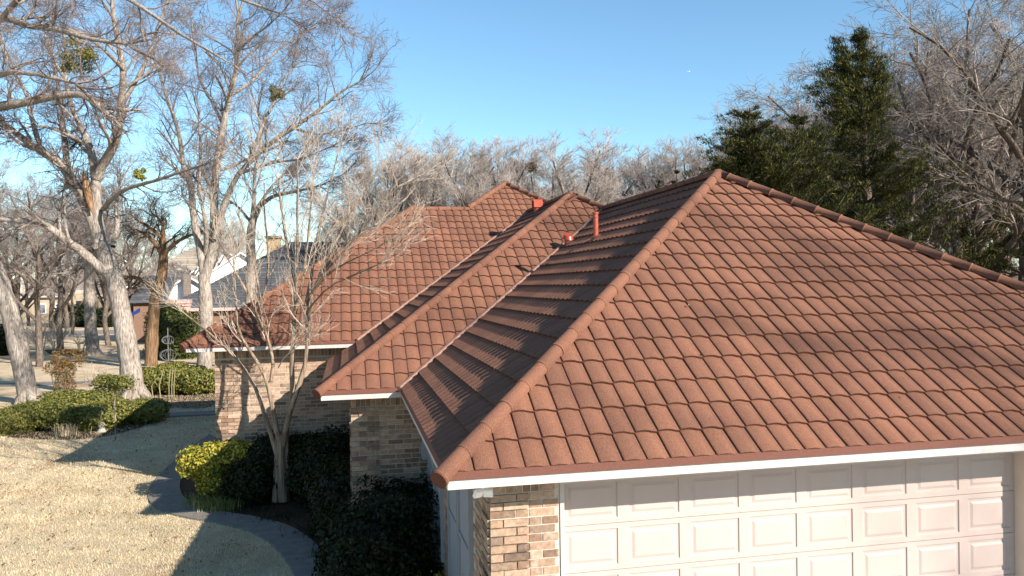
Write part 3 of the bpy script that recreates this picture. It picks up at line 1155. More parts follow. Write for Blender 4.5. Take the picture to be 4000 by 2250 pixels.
def spawn(rng, out, pts, rad, L, lev, cfg, tmin=None, count=None):
    if lev >= cfg['levels']: return
    k = count if count is not None else cfg['kids'][lev]
    n = len(pts) - 1
    t0 = tmin if tmin is not None else cfg['t0']
    for c in range(k):
        t = t0 + (1 - t0) * (c + rng.random()) / k
        x = min(t * n, n - 1e-4)
        i = int(x); f = x - i
        a, b = pts[i], pts[i + 1]
        q = (a[0] + (b[0] - a[0]) * f, a[1] + (b[1] - a[1]) * f, a[2] + (b[2] - a[2]) * f)
        dd = norm((b[0] - a[0], b[1] - a[1], b[2] - a[2]))
        ang = math.radians(rng.uniform(*cfg['ang']))
        # random perpendicular
        w = norm((rng.gauss(0, 1), rng.gauss(0, 1), rng.gauss(0, 1)))
        dp = w[0] * dd[0] + w[1] * dd[1] + w[2] * dd[2]
        w = norm((w[0] - dp * dd[0], w[1] - dp * dd[1], w[2] - dp * dd[2]))
        s, co = math.sin(ang), math.cos(ang)
        nd = norm((dd[0] * co + w[0] * s, dd[1] * co + w[1] * s, dd[2] * co + w[2] * s))
        rr = rad[i] + (rad[i + 1] - rad[i]) * f
        cl = L * cfg['ratio'] * rng.uniform(.65, 1.15) * (1.1 - .45 * t)
        cl = max(cl, cfg.get('lmin', .2))
        grow(rng, out, q, nd, cl, max(rr * cfg['rr'] * rng.uniform(.8, 1.1), cfg['rmin']), lev + 1, cfg)


BARE = dict(seg=[7, 6, 5, 4, 3], wig=.13, trop=[.05, .05, .04, .02, .0], taper=.35, rmin=.0055, levels=4, kids=[8, 8, 7, 6], t0=.28, ang=(28, 62), ratio=.55, rr=.55, lmin=.25)


def trunk_mesh(lines, sides, mat, rng, name='trunk'):
    """thick limbs, resampled and roughened"""
    L2 = []
    for p, r in lines:
        P = np.array(p, float); R = np.array(r, float)
        d = np.r_[0, np.cumsum(np.linalg.norm(np.diff(P, axis=0), axis=1))]
        n = max(4, min(40, int(d[-1] / .3)))
        t = np.linspace(0, d[-1], n)
        # smooth curve through the points
        Q = np.stack([np.interp(t, d, P[:, i]) for i in range(3)], 1)
        for _ in range(2): Q[1:-1] = .25 * Q[:-2] + .5 * Q[1:-1] + .25 * Q[2:]
        RR = np.interp(t, d, R) * (1 + np.array([rng.uniform(-.06, .06) for _ in range(n)]))
        L2.append((Q, RR))
    V, F = tubes(L2, sides)
    V = V + np.array([[rng.gauss(0, 1) for _ in range(3)] for _ in range(len(V))]) * .006
    return mesh_np(name, V, [F], mat, True)


def tree_from(name, label, base, lines, trunk_mat, twig_mat, thick=.05, rng=None, group=None, cat='tree', extra=None):
    rng = rng or random.Random(1)
    root = empty(name, tuple(base), label, cat, group)
    big = [q for q in lines if q[1][0] >= thick]
    small = [q for q in lines if q[1][0] < thick]
    link('trunk', trunk_mesh(big, 10, trunk_mat, rng), root)
    if small:
        mid = [q for q in small if q[1][0] >= .018]
        tin = [q for q in small if q[1][0] < .018]
        V, F = tubes(mid, 5) if mid else (np.zeros((0, 3)), np.zeros((0, 4), int))
        if tin:
            V2, F2 = tubes(tin, 3)
            F = np.vstack([F, F2 + len(V)]); V = np.vstack([V, V2])
        link('crown', mesh_np('crown', V, [F], twig_mat, True), root)
    return root


def px_limb(pts, r0, r1):
    """pts: (px, py, depth) -> polyline in metres"""
    P = [tuple(dep(x, y, d)) for x, y, d in pts]
    n = len(P)
    return (P, [r0 + (r1 - r0) * i / (n - 1) for i in range(n)])


def guided(name, label, limbs, cfg, tm, wm, seed, base=None, kid=(10, .25), group=None, cat='tree', thick=.05, roots=0., slim=1.0):
    """limbs: list of (pixel polyline, r0, r1, number of side branches, length scale, tmin)"""
    rng = random.Random(seed)
    lines = []
    for pts, r0, r1, k, ls, tm_ in limbs:
        ln = px_limb(pts, r0 * slim, r1 * slim)
        lines.append(ln)
        if k: spawn(rng, lines, ln[0], ln[1], ls, 0, cfg, tmin=tm_, count=max(2, int(k * cfg.get('dens', 1))))
        # the limb runs out in a spray of finer wood
        if k:
            a, b = ln[0][-2], ln[0][-1]
            for _ in range(3):
                d = norm((b[0] - a[0] + rng.gauss(0, .25), b[1] - a[1] + rng.gauss(0, .25), b[2] - a[2] + rng.gauss(0, .25)))
                grow(rng, lines, b, d, ls * .6, r1 * .8, 1, cfg)
    b0 = lines[0][0][0] if base is None else base
    if roots:
        bx, by, bz = lines[0][0][0]
        for k in range(5):
            an = k * 1.26 + rng.random()
            lines.append(([(bx + math.cos(an) * roots * .2, by + math.sin(an) * roots * .2, GZ + .55), (bx + math.cos(an) * roots * .75, by + math.sin(an) * roots * .75, GZ + .12), (bx + math.cos(an) * roots * 1.3, by + math.sin(an) * roots * 1.3, GZ - .05)], [roots * .5, roots * .38, roots * .15]))
    return tree_from(name, label, b0, lines, tm, wm, thick, rng, group, cat)


def leaf_mesh(name, C, Nrm, size, mat, rng, asp=.5, bend=.25):
    """one kite-shaped leaf (two triangles) at each centre"""
    n = len(C)
    r = np.random.RandomState(rng.randrange(1 << 30))
    Nn = Nrm + r.normal(0, .55, (n, 3))
    Nn /= np.linalg.norm(Nn, axis=1, keepdims=True) + 1e-9
    t = r.normal(0, 1, (n, 3))
    t -= Nn * (t * Nn).sum(1, keepdims=True)
    t /= np.linalg.norm(t, axis=1, keepdims=True) + 1e-9
    b = np.cross(Nn, t)
    s = (size * r.uniform(.6, 1.35, (n, 1)))
    V = np.empty((n, 4, 3))
    V[:, 0] = C - t * s
    V[:, 1] = C + b * s * asp + Nn * s * bend
    V[:, 2] = C + t * s
    V[:, 3] = C - b * s * asp + Nn * s * bend
    i = np.arange(n)[:, None] * 4
    F = np.vstack([np.hstack([i, i + 1, i + 2]), np.hstack([i, i + 2, i + 3])])
    # keep both triangles of a leaf one island: they share the vertices
    return mesh_np(name, V.reshape(-1, 3), [F], mat, False)


def blob_points(rng, blobs, n, shell=(.72, 1.04), flat_top=None):
    """points near the surface of lumpy ellipsoids; blobs = (cx,cy,cz,rx,ry,rz)"""
    r = np.random.RandomState(rng.randrange(1 << 30))
    w = np.array([b[3] * b[4] + b[3] * b[5] + b[4] * b[5] for b in blobs]); w = w / w.sum()
    cs, ns = [], []
    for b, f in zip(blobs, w):
        m = int(n * f)
        d = r.normal(0, 1, (m, 3)); d /= np.linalg.norm(d, axis=1, keepdims=True)
        ph = r.uniform(0, 6.28, 6)
        lump = 1 + .07 * np.sin(d[:, 0] * 5 + ph[0]) + .07 * np.sin(d[:, 1] * 6 + ph[1]) + .06 * np.sin(d[:, 2] * 7 + ph[2]) + .05 * np.sin(d[:, 0] * 13 + d[:, 2] * 11 + ph[3])
        # boxier than an ellipsoid, like clipped shrubs
        bx = 1.0 / np.maximum(.80, (np.abs(d) ** 4).sum(1) ** .25 * 1.0)
        rad = r.uniform(shell[0], shell[1], m) * lump * np.minimum(bx, 1.18)
        c = np.array(b[:3]) + d * rad[:, None] * np.array(b[3:6])
        ok = c[:, 2] > GZ + .03
        cs.append(c[ok]); ns.append((d / np.array(b[3:6]))[ok])
    C = np.vstack(cs); Nn = np.vstack(ns)
    Nn /= np.linalg.norm(Nn, axis=1, keepdims=True)
    return C, Nn


def shrub(name, label, blobs, n, size, mat, seed, cat='shrub', group=None, core=True, asp=.5, stems=5):
    rng = random.Random(seed)
    blobs = [tuple(b) for b in blobs]
    bx = np.mean([b[0] for b in blobs]); by = np.mean([b[1] for b in blobs])
    root = empty(name, (bx, by, GZ), label, cat, group)
    C, Nn = blob_points(rng, blobs, n)
    link('foliage', leaf_mesh('foliage', C, Nn, size, mat, rng, asp), root)
    lines = []
    for b in blobs:
        for k in range(stems):
            e = (b[0] + rng.uniform(-.7, .7) * b[3], b[1] + rng.uniform(-.7, .7) * b[4], b[2] + rng.uniform(.0, .6) * b[5])
            s = (b[0] + rng.uniform(-.25, .25) * b[3], b[1] + rng.uniform(-.25, .25) * b[4], GZ - .02)
            mmid = tuple((s[i] * .5 + e[i] * .5) + rng.uniform(-.06, .06) for i in range(3))
            lines.append(([s, mmid, e], [.018, .013, .005]))
    V, F = tubes(lines, 5)
    link('stem', mesh_np('stem', V, [F], MT['bark_dark'], True), root)
    return root


# ================================================================== BIG BARE TREES ON THE LEFT
CF = dict(BARE, kids=[9, 9, 8, 0], levels=3, seg=[6, 5, 4, 3], ratio=.66, lmin=.5, rmin=.005, wig=.15, rr=.48, ang=(25, 58), trop=[.03, .02, .02, .01])
CN = dict(CF, kids=[7, 7, 6, 0], lmin=.35, rmin=.0045)
# broad leaning tree with the forked crown (base in the lawn behind the hedge)
D = 30.2
guided('elm_tree', 'large pale grey leaning elm that forks over the lawn behind the hedge', [
    ([(338, 1012, D), (325, 900, D), (305, 780, D), (285, 690, D), (262, 640, D), (247, 590, D)], .50, .34, 0, 1, .5),
    ([(285, 705, D), (215, 640, D - .6), (150, 592, D - 1.2), (95, 548, D - 1.6), (30, 560, D - 2), (-60, 535, D - 2.4)], .24, .07, 9, 3.0, .2),
    ([(250, 600, D), (232, 545, D), (211, 509, D), (190, 467, D), (154, 411, D), (105, 383, D), (60, 351, D), (0, 302, D), (-70, 250, D)], .30, .10, 12, 3.4, .15),
    ([(250, 600, D), (246, 560, D), (242, 509, D), (240, 428, D), (225, 369, D + .5), (207, 323, D + 1), (183, 281, D + 1.5), (165, 200, D + 2)], .30, .09, 11, 3.4, .2),
    ([(243, 450, D), (253, 421, D), (281, 379, D - .5), (298, 341, D - 1), (305, 263, D - 1.5), (312, 176, D - 2), (298, 105, D - 2), (284, 35, D - 2), (280, -60, D - 2)], .24, .08, 14, 3.4, .2),
    ([(168, 420, D), (166, 386, D + .6), (158, 316, D + 1.4), (154, 260, D + 2), (140, 180, D + 2.5), (120, 90, D + 3)], .17, .05, 9, 3.0, .2),
    ([(262, 525, D), (270, 509, D - .4), (316, 474, D - 1.4), (386, 456, D - 2.4), (449, 435, D - 3.2), (502, 418, D - 4)], .13, .03, 8, 2.2, .3),
    ([(284, 620, D + .3), (298, 560, D + 1), (290, 520, D + 1.6), (300, 470, D + 2.2)], .14, .05, 6, 2.4, .3),
    ([(105, 383, D), (80, 300, D + .8), (70, 240, D + 1.4), (20, 160, D + 2), (0, 80, D + 2)], .13, .05, 9, 3.2, .2),
    ([(225, 369, D), (160, 330, D - 1), (90, 310, D - 1.6), (40, 330, D - 2.2)], .10, .035, 7, 2.6, .2),
    ([(305, 263, D - 1.5), (345, 200, D - 1.5), (380, 130, D - 1.5), (400, 60, D - 1.5), (430, -20, D - 1.5)], .11, .04, 9, 3.0, .15),
    ([(312, 176, D - 2), (260, 120, D - 3), (200, 80, D - 3.6), (130, 60, D - 4)], .09, .03, 8, 2.8, .15),
], CF, MT['bark_grey'], MT['twig'], 11, roots=.5, slim=.80)
# stump wound and torn wood on it belong to this elm
elm = bpy.data.objects['elm_tree']
mb = MB()
wp = [dep(x, y, D - .34) for x, y in ((211, 432), (214, 455), (220, 485), (226, 510), (232, 535))]
mb.tube(wp, [.05, .11, .13, .10, .03], 8)
mb.build('torn_wood', MT['wood_torn'], elm)
wp = [dep(243, 618, D - .30), dep(240, 620, D - .62)]
mb = MB()
mb.tube(wp, [.11, .10], 12)
mb.build('cut_stub', MT['bark_grey'], elm)

D = 29.6
guided('elm_tree', 'grey trunk leaning out of the left edge of the picture', [
    ([(75, 1020, D), (60, 940, D), (46, 872, D), (25, 785, D), (0, 704, D), (-35, 620, D), (-70, 520, D), (-90, 400, D)], .44, .32, 0, 1, .5),
    ([(-90, 400, D), (-70, 310, D - .8), (-20, 270, D - 1.5), (40, 262, D - 2), (100, 250, D - 2.4), (150, 240, D - 2.8), (215, 235, D - 3.2), (240, 262, D - 3.4)], .22, .12, 8, 2.4, .35),
    ([(-90, 400, D), (-85, 250, D), (-60, 120, D - 1), (0, 40, D - 2), (70, 65, D - 3), (150, 75, D - 3.5), (230, 100, D - 4), (320, 110, D - 4.5)], .22, .06, 16, 3.2, .3),
    ([(-85, 300, D), (-40, 200, D - 3), (30, 180, D - 5), (110, 190, D - 6), (190, 210, D - 6.5)], .15, .05, 10, 2.6, .35),
    ([(-60, 120, D), (60, -20, D - 4), (200, -60, D - 6), (330, 0, D - 8), (430, 70, D - 9), (520, 125, D - 10), (590, 165, D - 10.5)], .12, .02, 12, 2.4, .3),
    ([(200, -60, D - 6), (380, -60, D - 8), (520, -30, D - 9), (640, 10, D - 10), (720, 40, D - 10.5)], .08, .02, 7, 2.0, .2),
    ([(520, -30, D - 9), (700, -40, D - 10), (790, 5, D - 10.5), (840, 45, D - 11)], .06, .012, 7, 1.2, .3),
], CN, MT['bark_grey'], MT['twig'], 12, roots=.42, slim=.80)

D = 38.5
guided('elm_tree', 'tall twin trunked grey elm rising behind the tiled roof corner', [
    ([(512, 950, D), (517, 870, D), (519, 802, D), (516, 732, D), (512, 690, D)], .46, .36, 0, 1, .5),
    ([(514, 700, D), (505, 627, D), (491, 574, D), (484, 521, D), (482, 467, D), (460, 421, D), (456, 369, D), (446, 316, D), (421, 253, D), (400, 180, D)], .26, .07, 15, 4.0, .3),
    ([(514, 700, D), (537, 627, D), (541, 556, D), (537, 509, D), (548, 386, D), (562, 316, D), (576, 246, D), (597, 176, D), (593, 116, D), (600, 40, D)], .33, .08, 20, 4.4, .3),
    ([(540, 600, D - .3), (565, 509, D - .6), (597, 439, D - 1), (667, 369, D - 1.6), (737, 323, D - 2), (807, 274, D - 2.4), (860, 228, D - 2.8), (905, 205, D - 3)], .20, .04, 18, 3.6, .3),
    ([(630, 400, D - 1), (642, 365, D), (667, 298, D + .6), (699, 242, D + 1), (702, 211, D + 1.2), (735, 170, D + 1.6)], .13, .04, 11, 3.2, .25),
    ([(593, 130, D), (640, 90, D - .8), (680, 60, D - 1.4), (720, 20, D - 2)], .10, .03, 8, 3.0, .2),
    ([(516, 640, D), (520, 590, D - .6), (516, 550, D - 1), (500, 480, D - 1.2), (505, 380, D - 1.6), (500, 300, D - 2)], .15, .05, 10, 3.2, .3),
    ([(562, 316, D), (530, 250, D + 1), (500, 200, D + 2), (490, 120, D + 2.5), (480, 40, D + 3)], .11, .04, 11, 3.4, .2),
    ([(597, 439, D - 1), (680, 410, D - 2), (760, 400, D - 3), (830, 370, D - 4)], .10, .03, 10, 2.8, .2),
    ([(576, 246, D), (640, 200, D + 1), (700, 120, D + 2), (760, 90, D + 2.5), (800, 60, D + 3)], .10, .03, 11, 3.2, .2),
    ([(737, 323, D - 2), (800, 340, D - 3), (860, 330, D - 3.4), (920, 310, D - 3.8)], .07, .025, 8, 2.4, .2),
], CF, MT['bark_grey'], MT['twig'], 13, roots=.4, slim=.80)

D = 41.0
guided('elm_tree', 'straight pale trunk standing before the grey shingle roof', [
    ([(626, 900, D), (628, 767, D), (632, 662, D), (630, 600, D), (634, 556, D), (648, 521, D)], .33, .26, 0, 1, .5),
    ([(634, 560, D), (640, 500, D), (640, 430, D), (655, 360, D), (650, 280, D)], .16, .05, 12, 3.4, .2),
    ([(645, 525, D), (685, 493, D - 1), (737, 483, D - 2), (800, 470, D - 3), (860, 440, D - 4)], .16, .03, 14, 2.8, .2),
    ([(632, 560, D), (600, 520, D + 1), (570, 500, D + 2), (540, 470, D + 3)], .10, .03, 8, 2.4, .2),
    ([(648, 521, D), (690, 460, D + 1), (740, 420, D + 2), (790, 380, D + 2)], .12, .03, 12, 3.0, .2),
], CF, MT['bark_grey'], MT['twig'], 14, roots=.3, slim=.80)

D = 43.5
CG = dict(CF, kids=[8, 7, 6], wig=.34, ratio=.55, trop=[.02, .0, .0, .0])
guided('cedar_tree', 'gnarled bare red cedar with orange brown trunk on the lawn', [
    ([(379, 926, D), (383, 837, D), (390, 749, D), (407, 697, D), (411, 662, D), (411, 630, D)], .42, .26, 0, 1, .5),
    ([(392, 745, D), (383, 728, D), (369, 707, D), (345, 698, D), (316, 693, D), (290, 705, D)], .20, .08, 6, 2.0, .4),
    ([(411, 645, D), (400, 620, D), (380, 600, D), (365, 585, D), (345, 580, D)], .20, .06, 9, 2.4, .2),
    ([(411, 645, D), (412, 610, D), (408, 585, D), (415, 560, D), (395, 545, D)], .20, .06, 9, 2.4, .2),
    ([(411, 640, D), (430, 620, D), (455, 600, D), (480, 590, D), (500, 585, D)], .16, .05, 8, 2.4, .2),
    ([(408, 600, D), (380, 570, D), (350, 560, D - .5), (330, 540, D - 1)], .12, .04, 8, 2.4, .2),
], CG, MT['bark_red'], MT['bark_dark'], 15, roots=.3, slim=.85)

D = 51.4
guided('elm_tree', 'slim straight pole like trunk in the open lawn', [
    ([(236, 896, D), (228, 830, D), (226, 770, D), (224, 680, D), (226, 600, D), (222, 520, D)], .42, .22, 10, 3.4, .55),
    ([(224, 680, D), (250, 600, D - 1), (270, 540, D - 2)], .12, .04, 7, 2.6, .3),
], CF, MT['bark_grey'], MT['twig'], 16, roots=.4)

# mistletoe clumps hanging in the crowns
for px, py, dd, rr_, lb in ((212, 140, 28.0, .62, 'large yellow green mistletoe clump hanging high in the left crown'), (352, 440, 31, .22, 'small mistletoe clump low in the crown over the far roof'), (700, 236, 38.2, .35, 'dark mistletoe clump in the fork of the tall elm')):
    c = dep(px, py, dd)
    rng = random.Random(px)
    bl = [(c[0] + rng.uniform(-.8, .8) * rr_, c[1] + rng.uniform(-.5, .5) * rr_, c[2] + rng.uniform(-.8, .8) * rr_, rr_ * .5, rr_ * .5, rr_ * .42) for _ in range(8)]
    root = empty('mistletoe', tuple(c), lb, 'mistletoe')
    C_, N_ = blob_points(rng, bl, int(2600 * rr_), (.3, 1.1))
    link('foliage', leaf_mesh('foliage', C_, N_, .055, MT['leaf_mistle'] if px != 700 else MT['leaf_hedge'], rng), root)

# ================================================================== CREPE MYRTLE BEFORE THE BRICK WALL
D = 15.3
CM = dict(BARE, dens=.62, kids=[5, 5, 3], levels=3, seg=[6, 5, 4, 3], ratio=.64, lmin=.3, rmin=.0030, wig=.11, trop=[.09, .09, .07, .04], ang=(14, 40), rr=.62, taper=.3)
guided('crepe_myrtle', 'bare multi stemmed crepe myrtle with tan peeling bark before the brick wall', [
    ([(712, 1262, D), (708, 1200, D), (704, 1150, D), (706, 1090, D)], .13, .11, 0, 1, .5),
    ([(692, 1262, D), (693, 1200, D), (698, 1150, D), (700, 1090, D)], .085, .075, 0, 1, .5),
    ([(722, 1262, D + .1), (720, 1200, D + .1), (714, 1150, D + .1), (722, 1060, D + .1)], .09, .075, 0, 1, .5),
    ([(703, 1180, D), (692, 1110, D), (669, 1064, D), (656, 992, D), (640, 965, D), (621, 933, D), (608, 909, D), (584, 890, D), (563, 872, D), (542, 848, D), (510, 823, D), (458, 784, D)], .065, .016, 6, .9, .55),
    ([(706, 1120, D), (690, 1070, D - .2), (683, 1018, D - .2), (680, 957, D - .3), (661, 925, D - .3), (643, 904, D - .3), (637, 885, D - .3), (611, 866, D - .3), (597, 845, D - .3), (592, 823, D), (598, 767, D), (590, 690, D)], .07, .018, 9, 1.4, .6),
    ([(681, 960, D - .3), (699, 925, D - .2), (701, 901, D - .2), (685, 885, D - .1), (667, 853, D), (661, 830, D), (658, 767, D + .2), (650, 696, D + .3), (625, 610, D + .3), (600, 540, D + .3)], .05, .014, 11, 1.6, .3),
    ([(708, 1130, D), (712, 1085, D + .1), (733, 1037, D + .1), (741, 984, D + .1), (733, 930, D), (733, 877, D), (739, 837, D), (742, 780, D), (743, 700, D + .2), (753, 626, D + .3), (744, 556, D + .4), (752, 480, D + .4), (748, 400, D + .4)], .085, .016, 16, 1.8, .42),
    ([(710, 1120, D), (722, 1050, D - .1), (747, 986, D - .2), (763, 944, D - .2), (776, 890, D - .2), (779, 864, D - .2), (768, 815, D - .2), (770, 760, D - .2), (802, 697, D - .3), (830, 644, D - .4), (872, 609, D - .5), (942, 567, D - .6)], .08, .014, 16, 1.7, .42),
    ([(770, 770, D - .2), (785, 700, D), (790, 620, D + .2), (812, 540, D + .3), (830, 460, D + .4), (850, 390, D + .4)], .045, .012, 12, 1.6, .15),
    ([(743, 720, D + .2), (725, 640, D + .5), (712, 560, D + .6), (705, 480, D + .6), (690, 420, D + .6)], .042, .012, 11, 1.6, .15),
    ([(741, 790, D), (765, 700, D - .4), (775, 610, D - .5), (780, 520, D - .6), (790, 440, D - .6)], .045, .012, 12, 1.6, .2),
    ([(771, 755, D - .2), (815, 690, D - .6), (880, 650, D - .9), (930, 640, D - 1.1), (985, 600, D - 1.3)], .035, .010, 9, 1.2, .25),
    ([(802, 697, D - .3), (840, 610, D), (880, 540, D), (920, 480, D), (950, 430, D)], .035, .010, 11, 1.5, .2),
    ([(802, 697, D - .3), (850, 650, D - .6), (905, 590, D - .9), (950, 520, D - 1.1), (1000, 470, D - 1.2)], .034, .010, 12, 1.5, .15),
    ([(770, 790, D - .2), (800, 740, D - .6), (850, 700, D - 1), (910, 690, D - 1.3), (960, 660, D - 1.5)], .028, .009, 9, 1.1, .2),
    ([(700, 925, D - .2), (715, 900, D - .4), (738, 880, D - .5), (760, 862, D - .6)], .022, .010, 4, .7, .3),
    ([(661, 830, D), (640, 770, D - .3), (620, 720, D - .4), (570, 660, D - .4), (545, 590, D - .4)], .032, .010, 9, 1.3, .2),
    ([(658, 767, D + .2), (680, 690, D + .4), (675, 610, D + .5), (660, 530, D + .5), (665, 460, D + .5)], .034, .010, 10, 1.5, .2),
], CM, MT['bark_myrtle'], MT['twig_myrtle'], 21, thick=.02, slim=.72)

# ================================================================== EVERGREEN CEDARS ON THE RIGHT
def cedar(name, label, base, H, prof, seed, nb=150, dens=1.0, lean=(0, 0), size=.052, spires=(), top=None):
    """prof(h) -> crown radius at relative height h"""
    rng = random.Random(seed)
    base = np.array(base, float)
    root = empty(name, tuple(base), label, 'tree', 'evergreen cedars behind the garage roof')
    lines = []
    ax = lambda h: base + np.array([lean[0] * h + .25 * math.sin(h * 5 + seed), lean[1] * h, H * h])
    tr = [tuple(ax(h)) for h in np.linspace(0, 1, 12)]
    lines.append((tr, list(np.linspace(.30, .03, 12))))
    SP = []

    def spray(p, d, w):
        SP.append((p[0], p[1], p[2], d[0], d[1], d[2], w))
    for i in range(nb):
        h = .10 + .89 * (i + rng.random()) / nb
        nw = H / .62
        h = min(.995, max(.08, round(h * nw) / nw + rng.gauss(0, .10) / nw))
        a = rng.uniform(0, 6.283)
        if h > .60 and rng.random() < .15: continue
        R = prof(h, a) * rng.choice((.45, .7, .9, 1.0, 1.15, 1.3)) * rng.uniform(.9, 1.1)
        p = ax(h)
        el = rng.uniform(-.12, .12) + .35 * h * h
        d = np.array([math.cos(a) * math.cos(el), math.sin(a) * math.cos(el), math.sin(el)])
        n = max(3, int(R / .17))
        pts = [tuple(p)]
        q = p.copy(); dd = d.copy()
        for k in range(n):
            dd = dd + np.array([rng.gauss(0, .10), rng.gauss(0, .10), rng.gauss(0, .07) + .05]); dd /= np.linalg.norm(dd)
            q = q + dd * R / n
            pts.append(tuple(q))
            f = (k + 1) / n
            if f > .35:
                for _ in range(1 + int(R > 1.2 and rng.random() < .6)):
                    o_ = np.array([rng.gauss(0, .09), rng.gauss(0, .09), rng.gauss(0, .03)]) * min(1, R)
                    spray(q + o_, dd, (.55 + .55 * min(1, R)) * (1.25 - .6 * f))
        lines.append((pts, list(np.linspace(.014 + .012 * R, .006, len(pts)))))
    for (px_, py_, pd_, r_) in spires:
        e = dep(px_, py_, pd_)
        h0 = max(.05, min(.9, (e[2] - 1.6 - base[2]) / H))
        s0 = ax(h0)
        pts = [tuple(s0 + (e - s0) * t + np.array([0, 0, -.5 * math.sin(t * 3.1)])) for t in np.linspace(0, 1, 8)]
        lines.append((pts, list(np.linspace(.05, .008, 8))))
        for t in np.linspace(.3, 1, 22):
            c = s0 + (e - s0) * t + np.array([0, 0, -.5 * math.sin(t * 3.1)])
            for _ in range(5):
                spray(c + np.array([rng.gauss(0, r_), rng.gauss(0, r_), rng.gauss(0, r_ * .6)]), (e - s0) / np.linalg.norm(e - s0), .9)
    A = np.array(SP)
    r = np.random.RandomState(seed)
    per = int(44 * dens)
    A = np.repeat(A, per, 0)
    m = len(A)
    C_ = A[:, :3] + r.normal(0, 1, (m, 3)) * np.array([.115, .115, .042]) * A[:, 6:7]
    t = A[:, 3:6] * .8 + r.normal(0, .45, (m, 3)) + np.array([0, 0, .35])
    t /= np.linalg.norm(t, axis=1, keepdims=True)
    sd = np.cross(t, r.normal(0, 1, (m, 3))); sd /= np.linalg.norm(sd, axis=1, keepdims=True)
    ln = size * r.uniform(.6, 1.5, (m, 1))
    Vn = np.stack([C_ - sd * ln * .20, C_ + sd * ln * .20, C_ + t * ln * 1.7], 1).reshape(-1, 3)
    link('trunk', trunk_mesh(lines[:1], 8, MT['bark_dark'], rng), root)
    V, F = tubes(lines[1:], 4)
    link('branches', mesh_np('branches', V, [F], MT['bark_dark'], True), root)
    link('crown', mesh_np('crown', Vn, [np.arange(len(Vn)).reshape(-1, 3)], MT['leaf_cedar']), root)
    return root


def place(px, depth):
    p = dep(px, 700, depth)
    return np.array([p[0], p[1], GZ])


def height_at(px, py, depth):
    return dep(px, py, depth)[2] - GZ


D = 27.0
pr_main = lambda h, a: float(np.interp(h, [0, .3, .52, .62, .70, .80, .88, 1], [2.7, 2.6, 2.25, 1.75, 1.05, .85, .62, .06])) * (1 + .25 * math.sin(a * 2 + h * 9))
cedar('evergreen_cedar', 'tallest dark green cedar with a pointed yellowish tip above the roof', place(2150, D), height_at(2168, 82, D), pr_main, 31, nb=400, dens=1.0, lean=(.6, 0), spires=((2168, 78, D, .05), (2106, 100, D, .09), (2112, 140, D, .13), (2080, 172, D - .5, .16), (2062, 205, D - .8, .28), (2210, 150, D, .14), (2225, 185, D, .16)))
D = 24.5
pr_l = lambda h, a: (2.0 - .5 * h if h < .7 else 1.65 * (1 - h) / .3 + .15) * (1 + .25 * math.sin(a * 3 + h * 7))
cedar('evergreen_cedar', 'shorter bushy cedar just left of the tallest one', place(1905, D), height_at(1905, 272, D), pr_l, 32, nb=300, dens=1.0, spires=((1880, 300, D, .16), (1850, 345, D, .14), (1835, 410, D, .14)))
D = 25.5
pr_m = lambda h, a: (2.4 - .9 * h if h < .8 else 1.6 * (1 - h) / .2 + .15) * (1 + .25 * math.sin(a * 2 + h * 8))
cedar('evergreen_cedar', 'low dark cedar filling the gap between the two higher ones', place(2010, D), height_at(2000, 300, D), pr_m, 33, nb=320, dens=1.0)
D = 29
cedar('evergreen_cedar', 'thin see through cedar on the right slope of the tallest one', place(2290, D), height_at(2300, 430, D), pr_m, 34, nb=70, dens=.5)
D = 33
cedar('evergreen_cedar', 'young dark cedar low behind the right roof edge', place(2440, D), height_at(2440, 560, D), pr_m, 35, nb=120, dens=.8)
D = 31
cedar('evergreen_cedar', 'young dark cedar at the right picture edge', place(2560, D), height_at(2560, 520, D), pr_m, 36, nb=120, dens=.8)
for i, (px, py, D, lb) in enumerate(((1715, 436, 46, 'small yellow green cedar peeping over the garage ridge'), (1312, 470, 48, 'olive cedar behind the peak of the far roof'))):
    cedar('evergreen_cedar', lb, place(px, D), height_at(px, py, D), pr_m, 37 + i, nb=50, dens=.6, size=.10)

# ================================================================== BARE WOODS
def make_variant(seed, H, spread, cfg, fork=.25, limbs=7):
    rng = random.Random(seed)
    lines = []
    tr = [(0, 0, 0)]
    x = y = 0
    for k in range(1, 9):
        x += rng.gauss(0, .12); y += rng.gauss(0, .12)
        tr.append((x, y, H * .62 * k / 8))
    r0 = H * .017
    lines.append((tr, list(np.linspace(r0, r0 * .45, 9))))
    for i in range(limbs):
        t = fork + (1 - fork) * (i + .5) / limbs
        f = min(t * 8, 7.99); j = int(f)
        p = tuple(tr[j][k] + (tr[j + 1][k] - tr[j][k]) * (f - j) for k in range(3))
        a = i * 2.4 + rng.uniform(-.4, .4)
        el = rng.uniform(.65, 1.1)
        d = (math.cos(a) * math.cos(el), math.sin(a) * math.cos(el), math.sin(el))
        grow(rng, lines, p, d, H * spread * rng.uniform(.8, 1.1) * (1.15 - .5 * t), r0 * (.62 - .25 * t), 0, cfg)
    return lines


def variant_meshes(seed, H, spread, cfg, tm, wm, **kw):
    lines = make_variant(seed, H, spread, cfg, **kw)
    rng = random.Random(seed)
    big = [q for q in lines if q[1][0] >= .05]; small = [q for q in lines if q[1][0] < .05]
    V, F = tubes(small, 3)
    return trunk_mesh(big, 7, tm, rng), mesh_np('crown', V, [F], wm, True), float(V[:, 2].max())


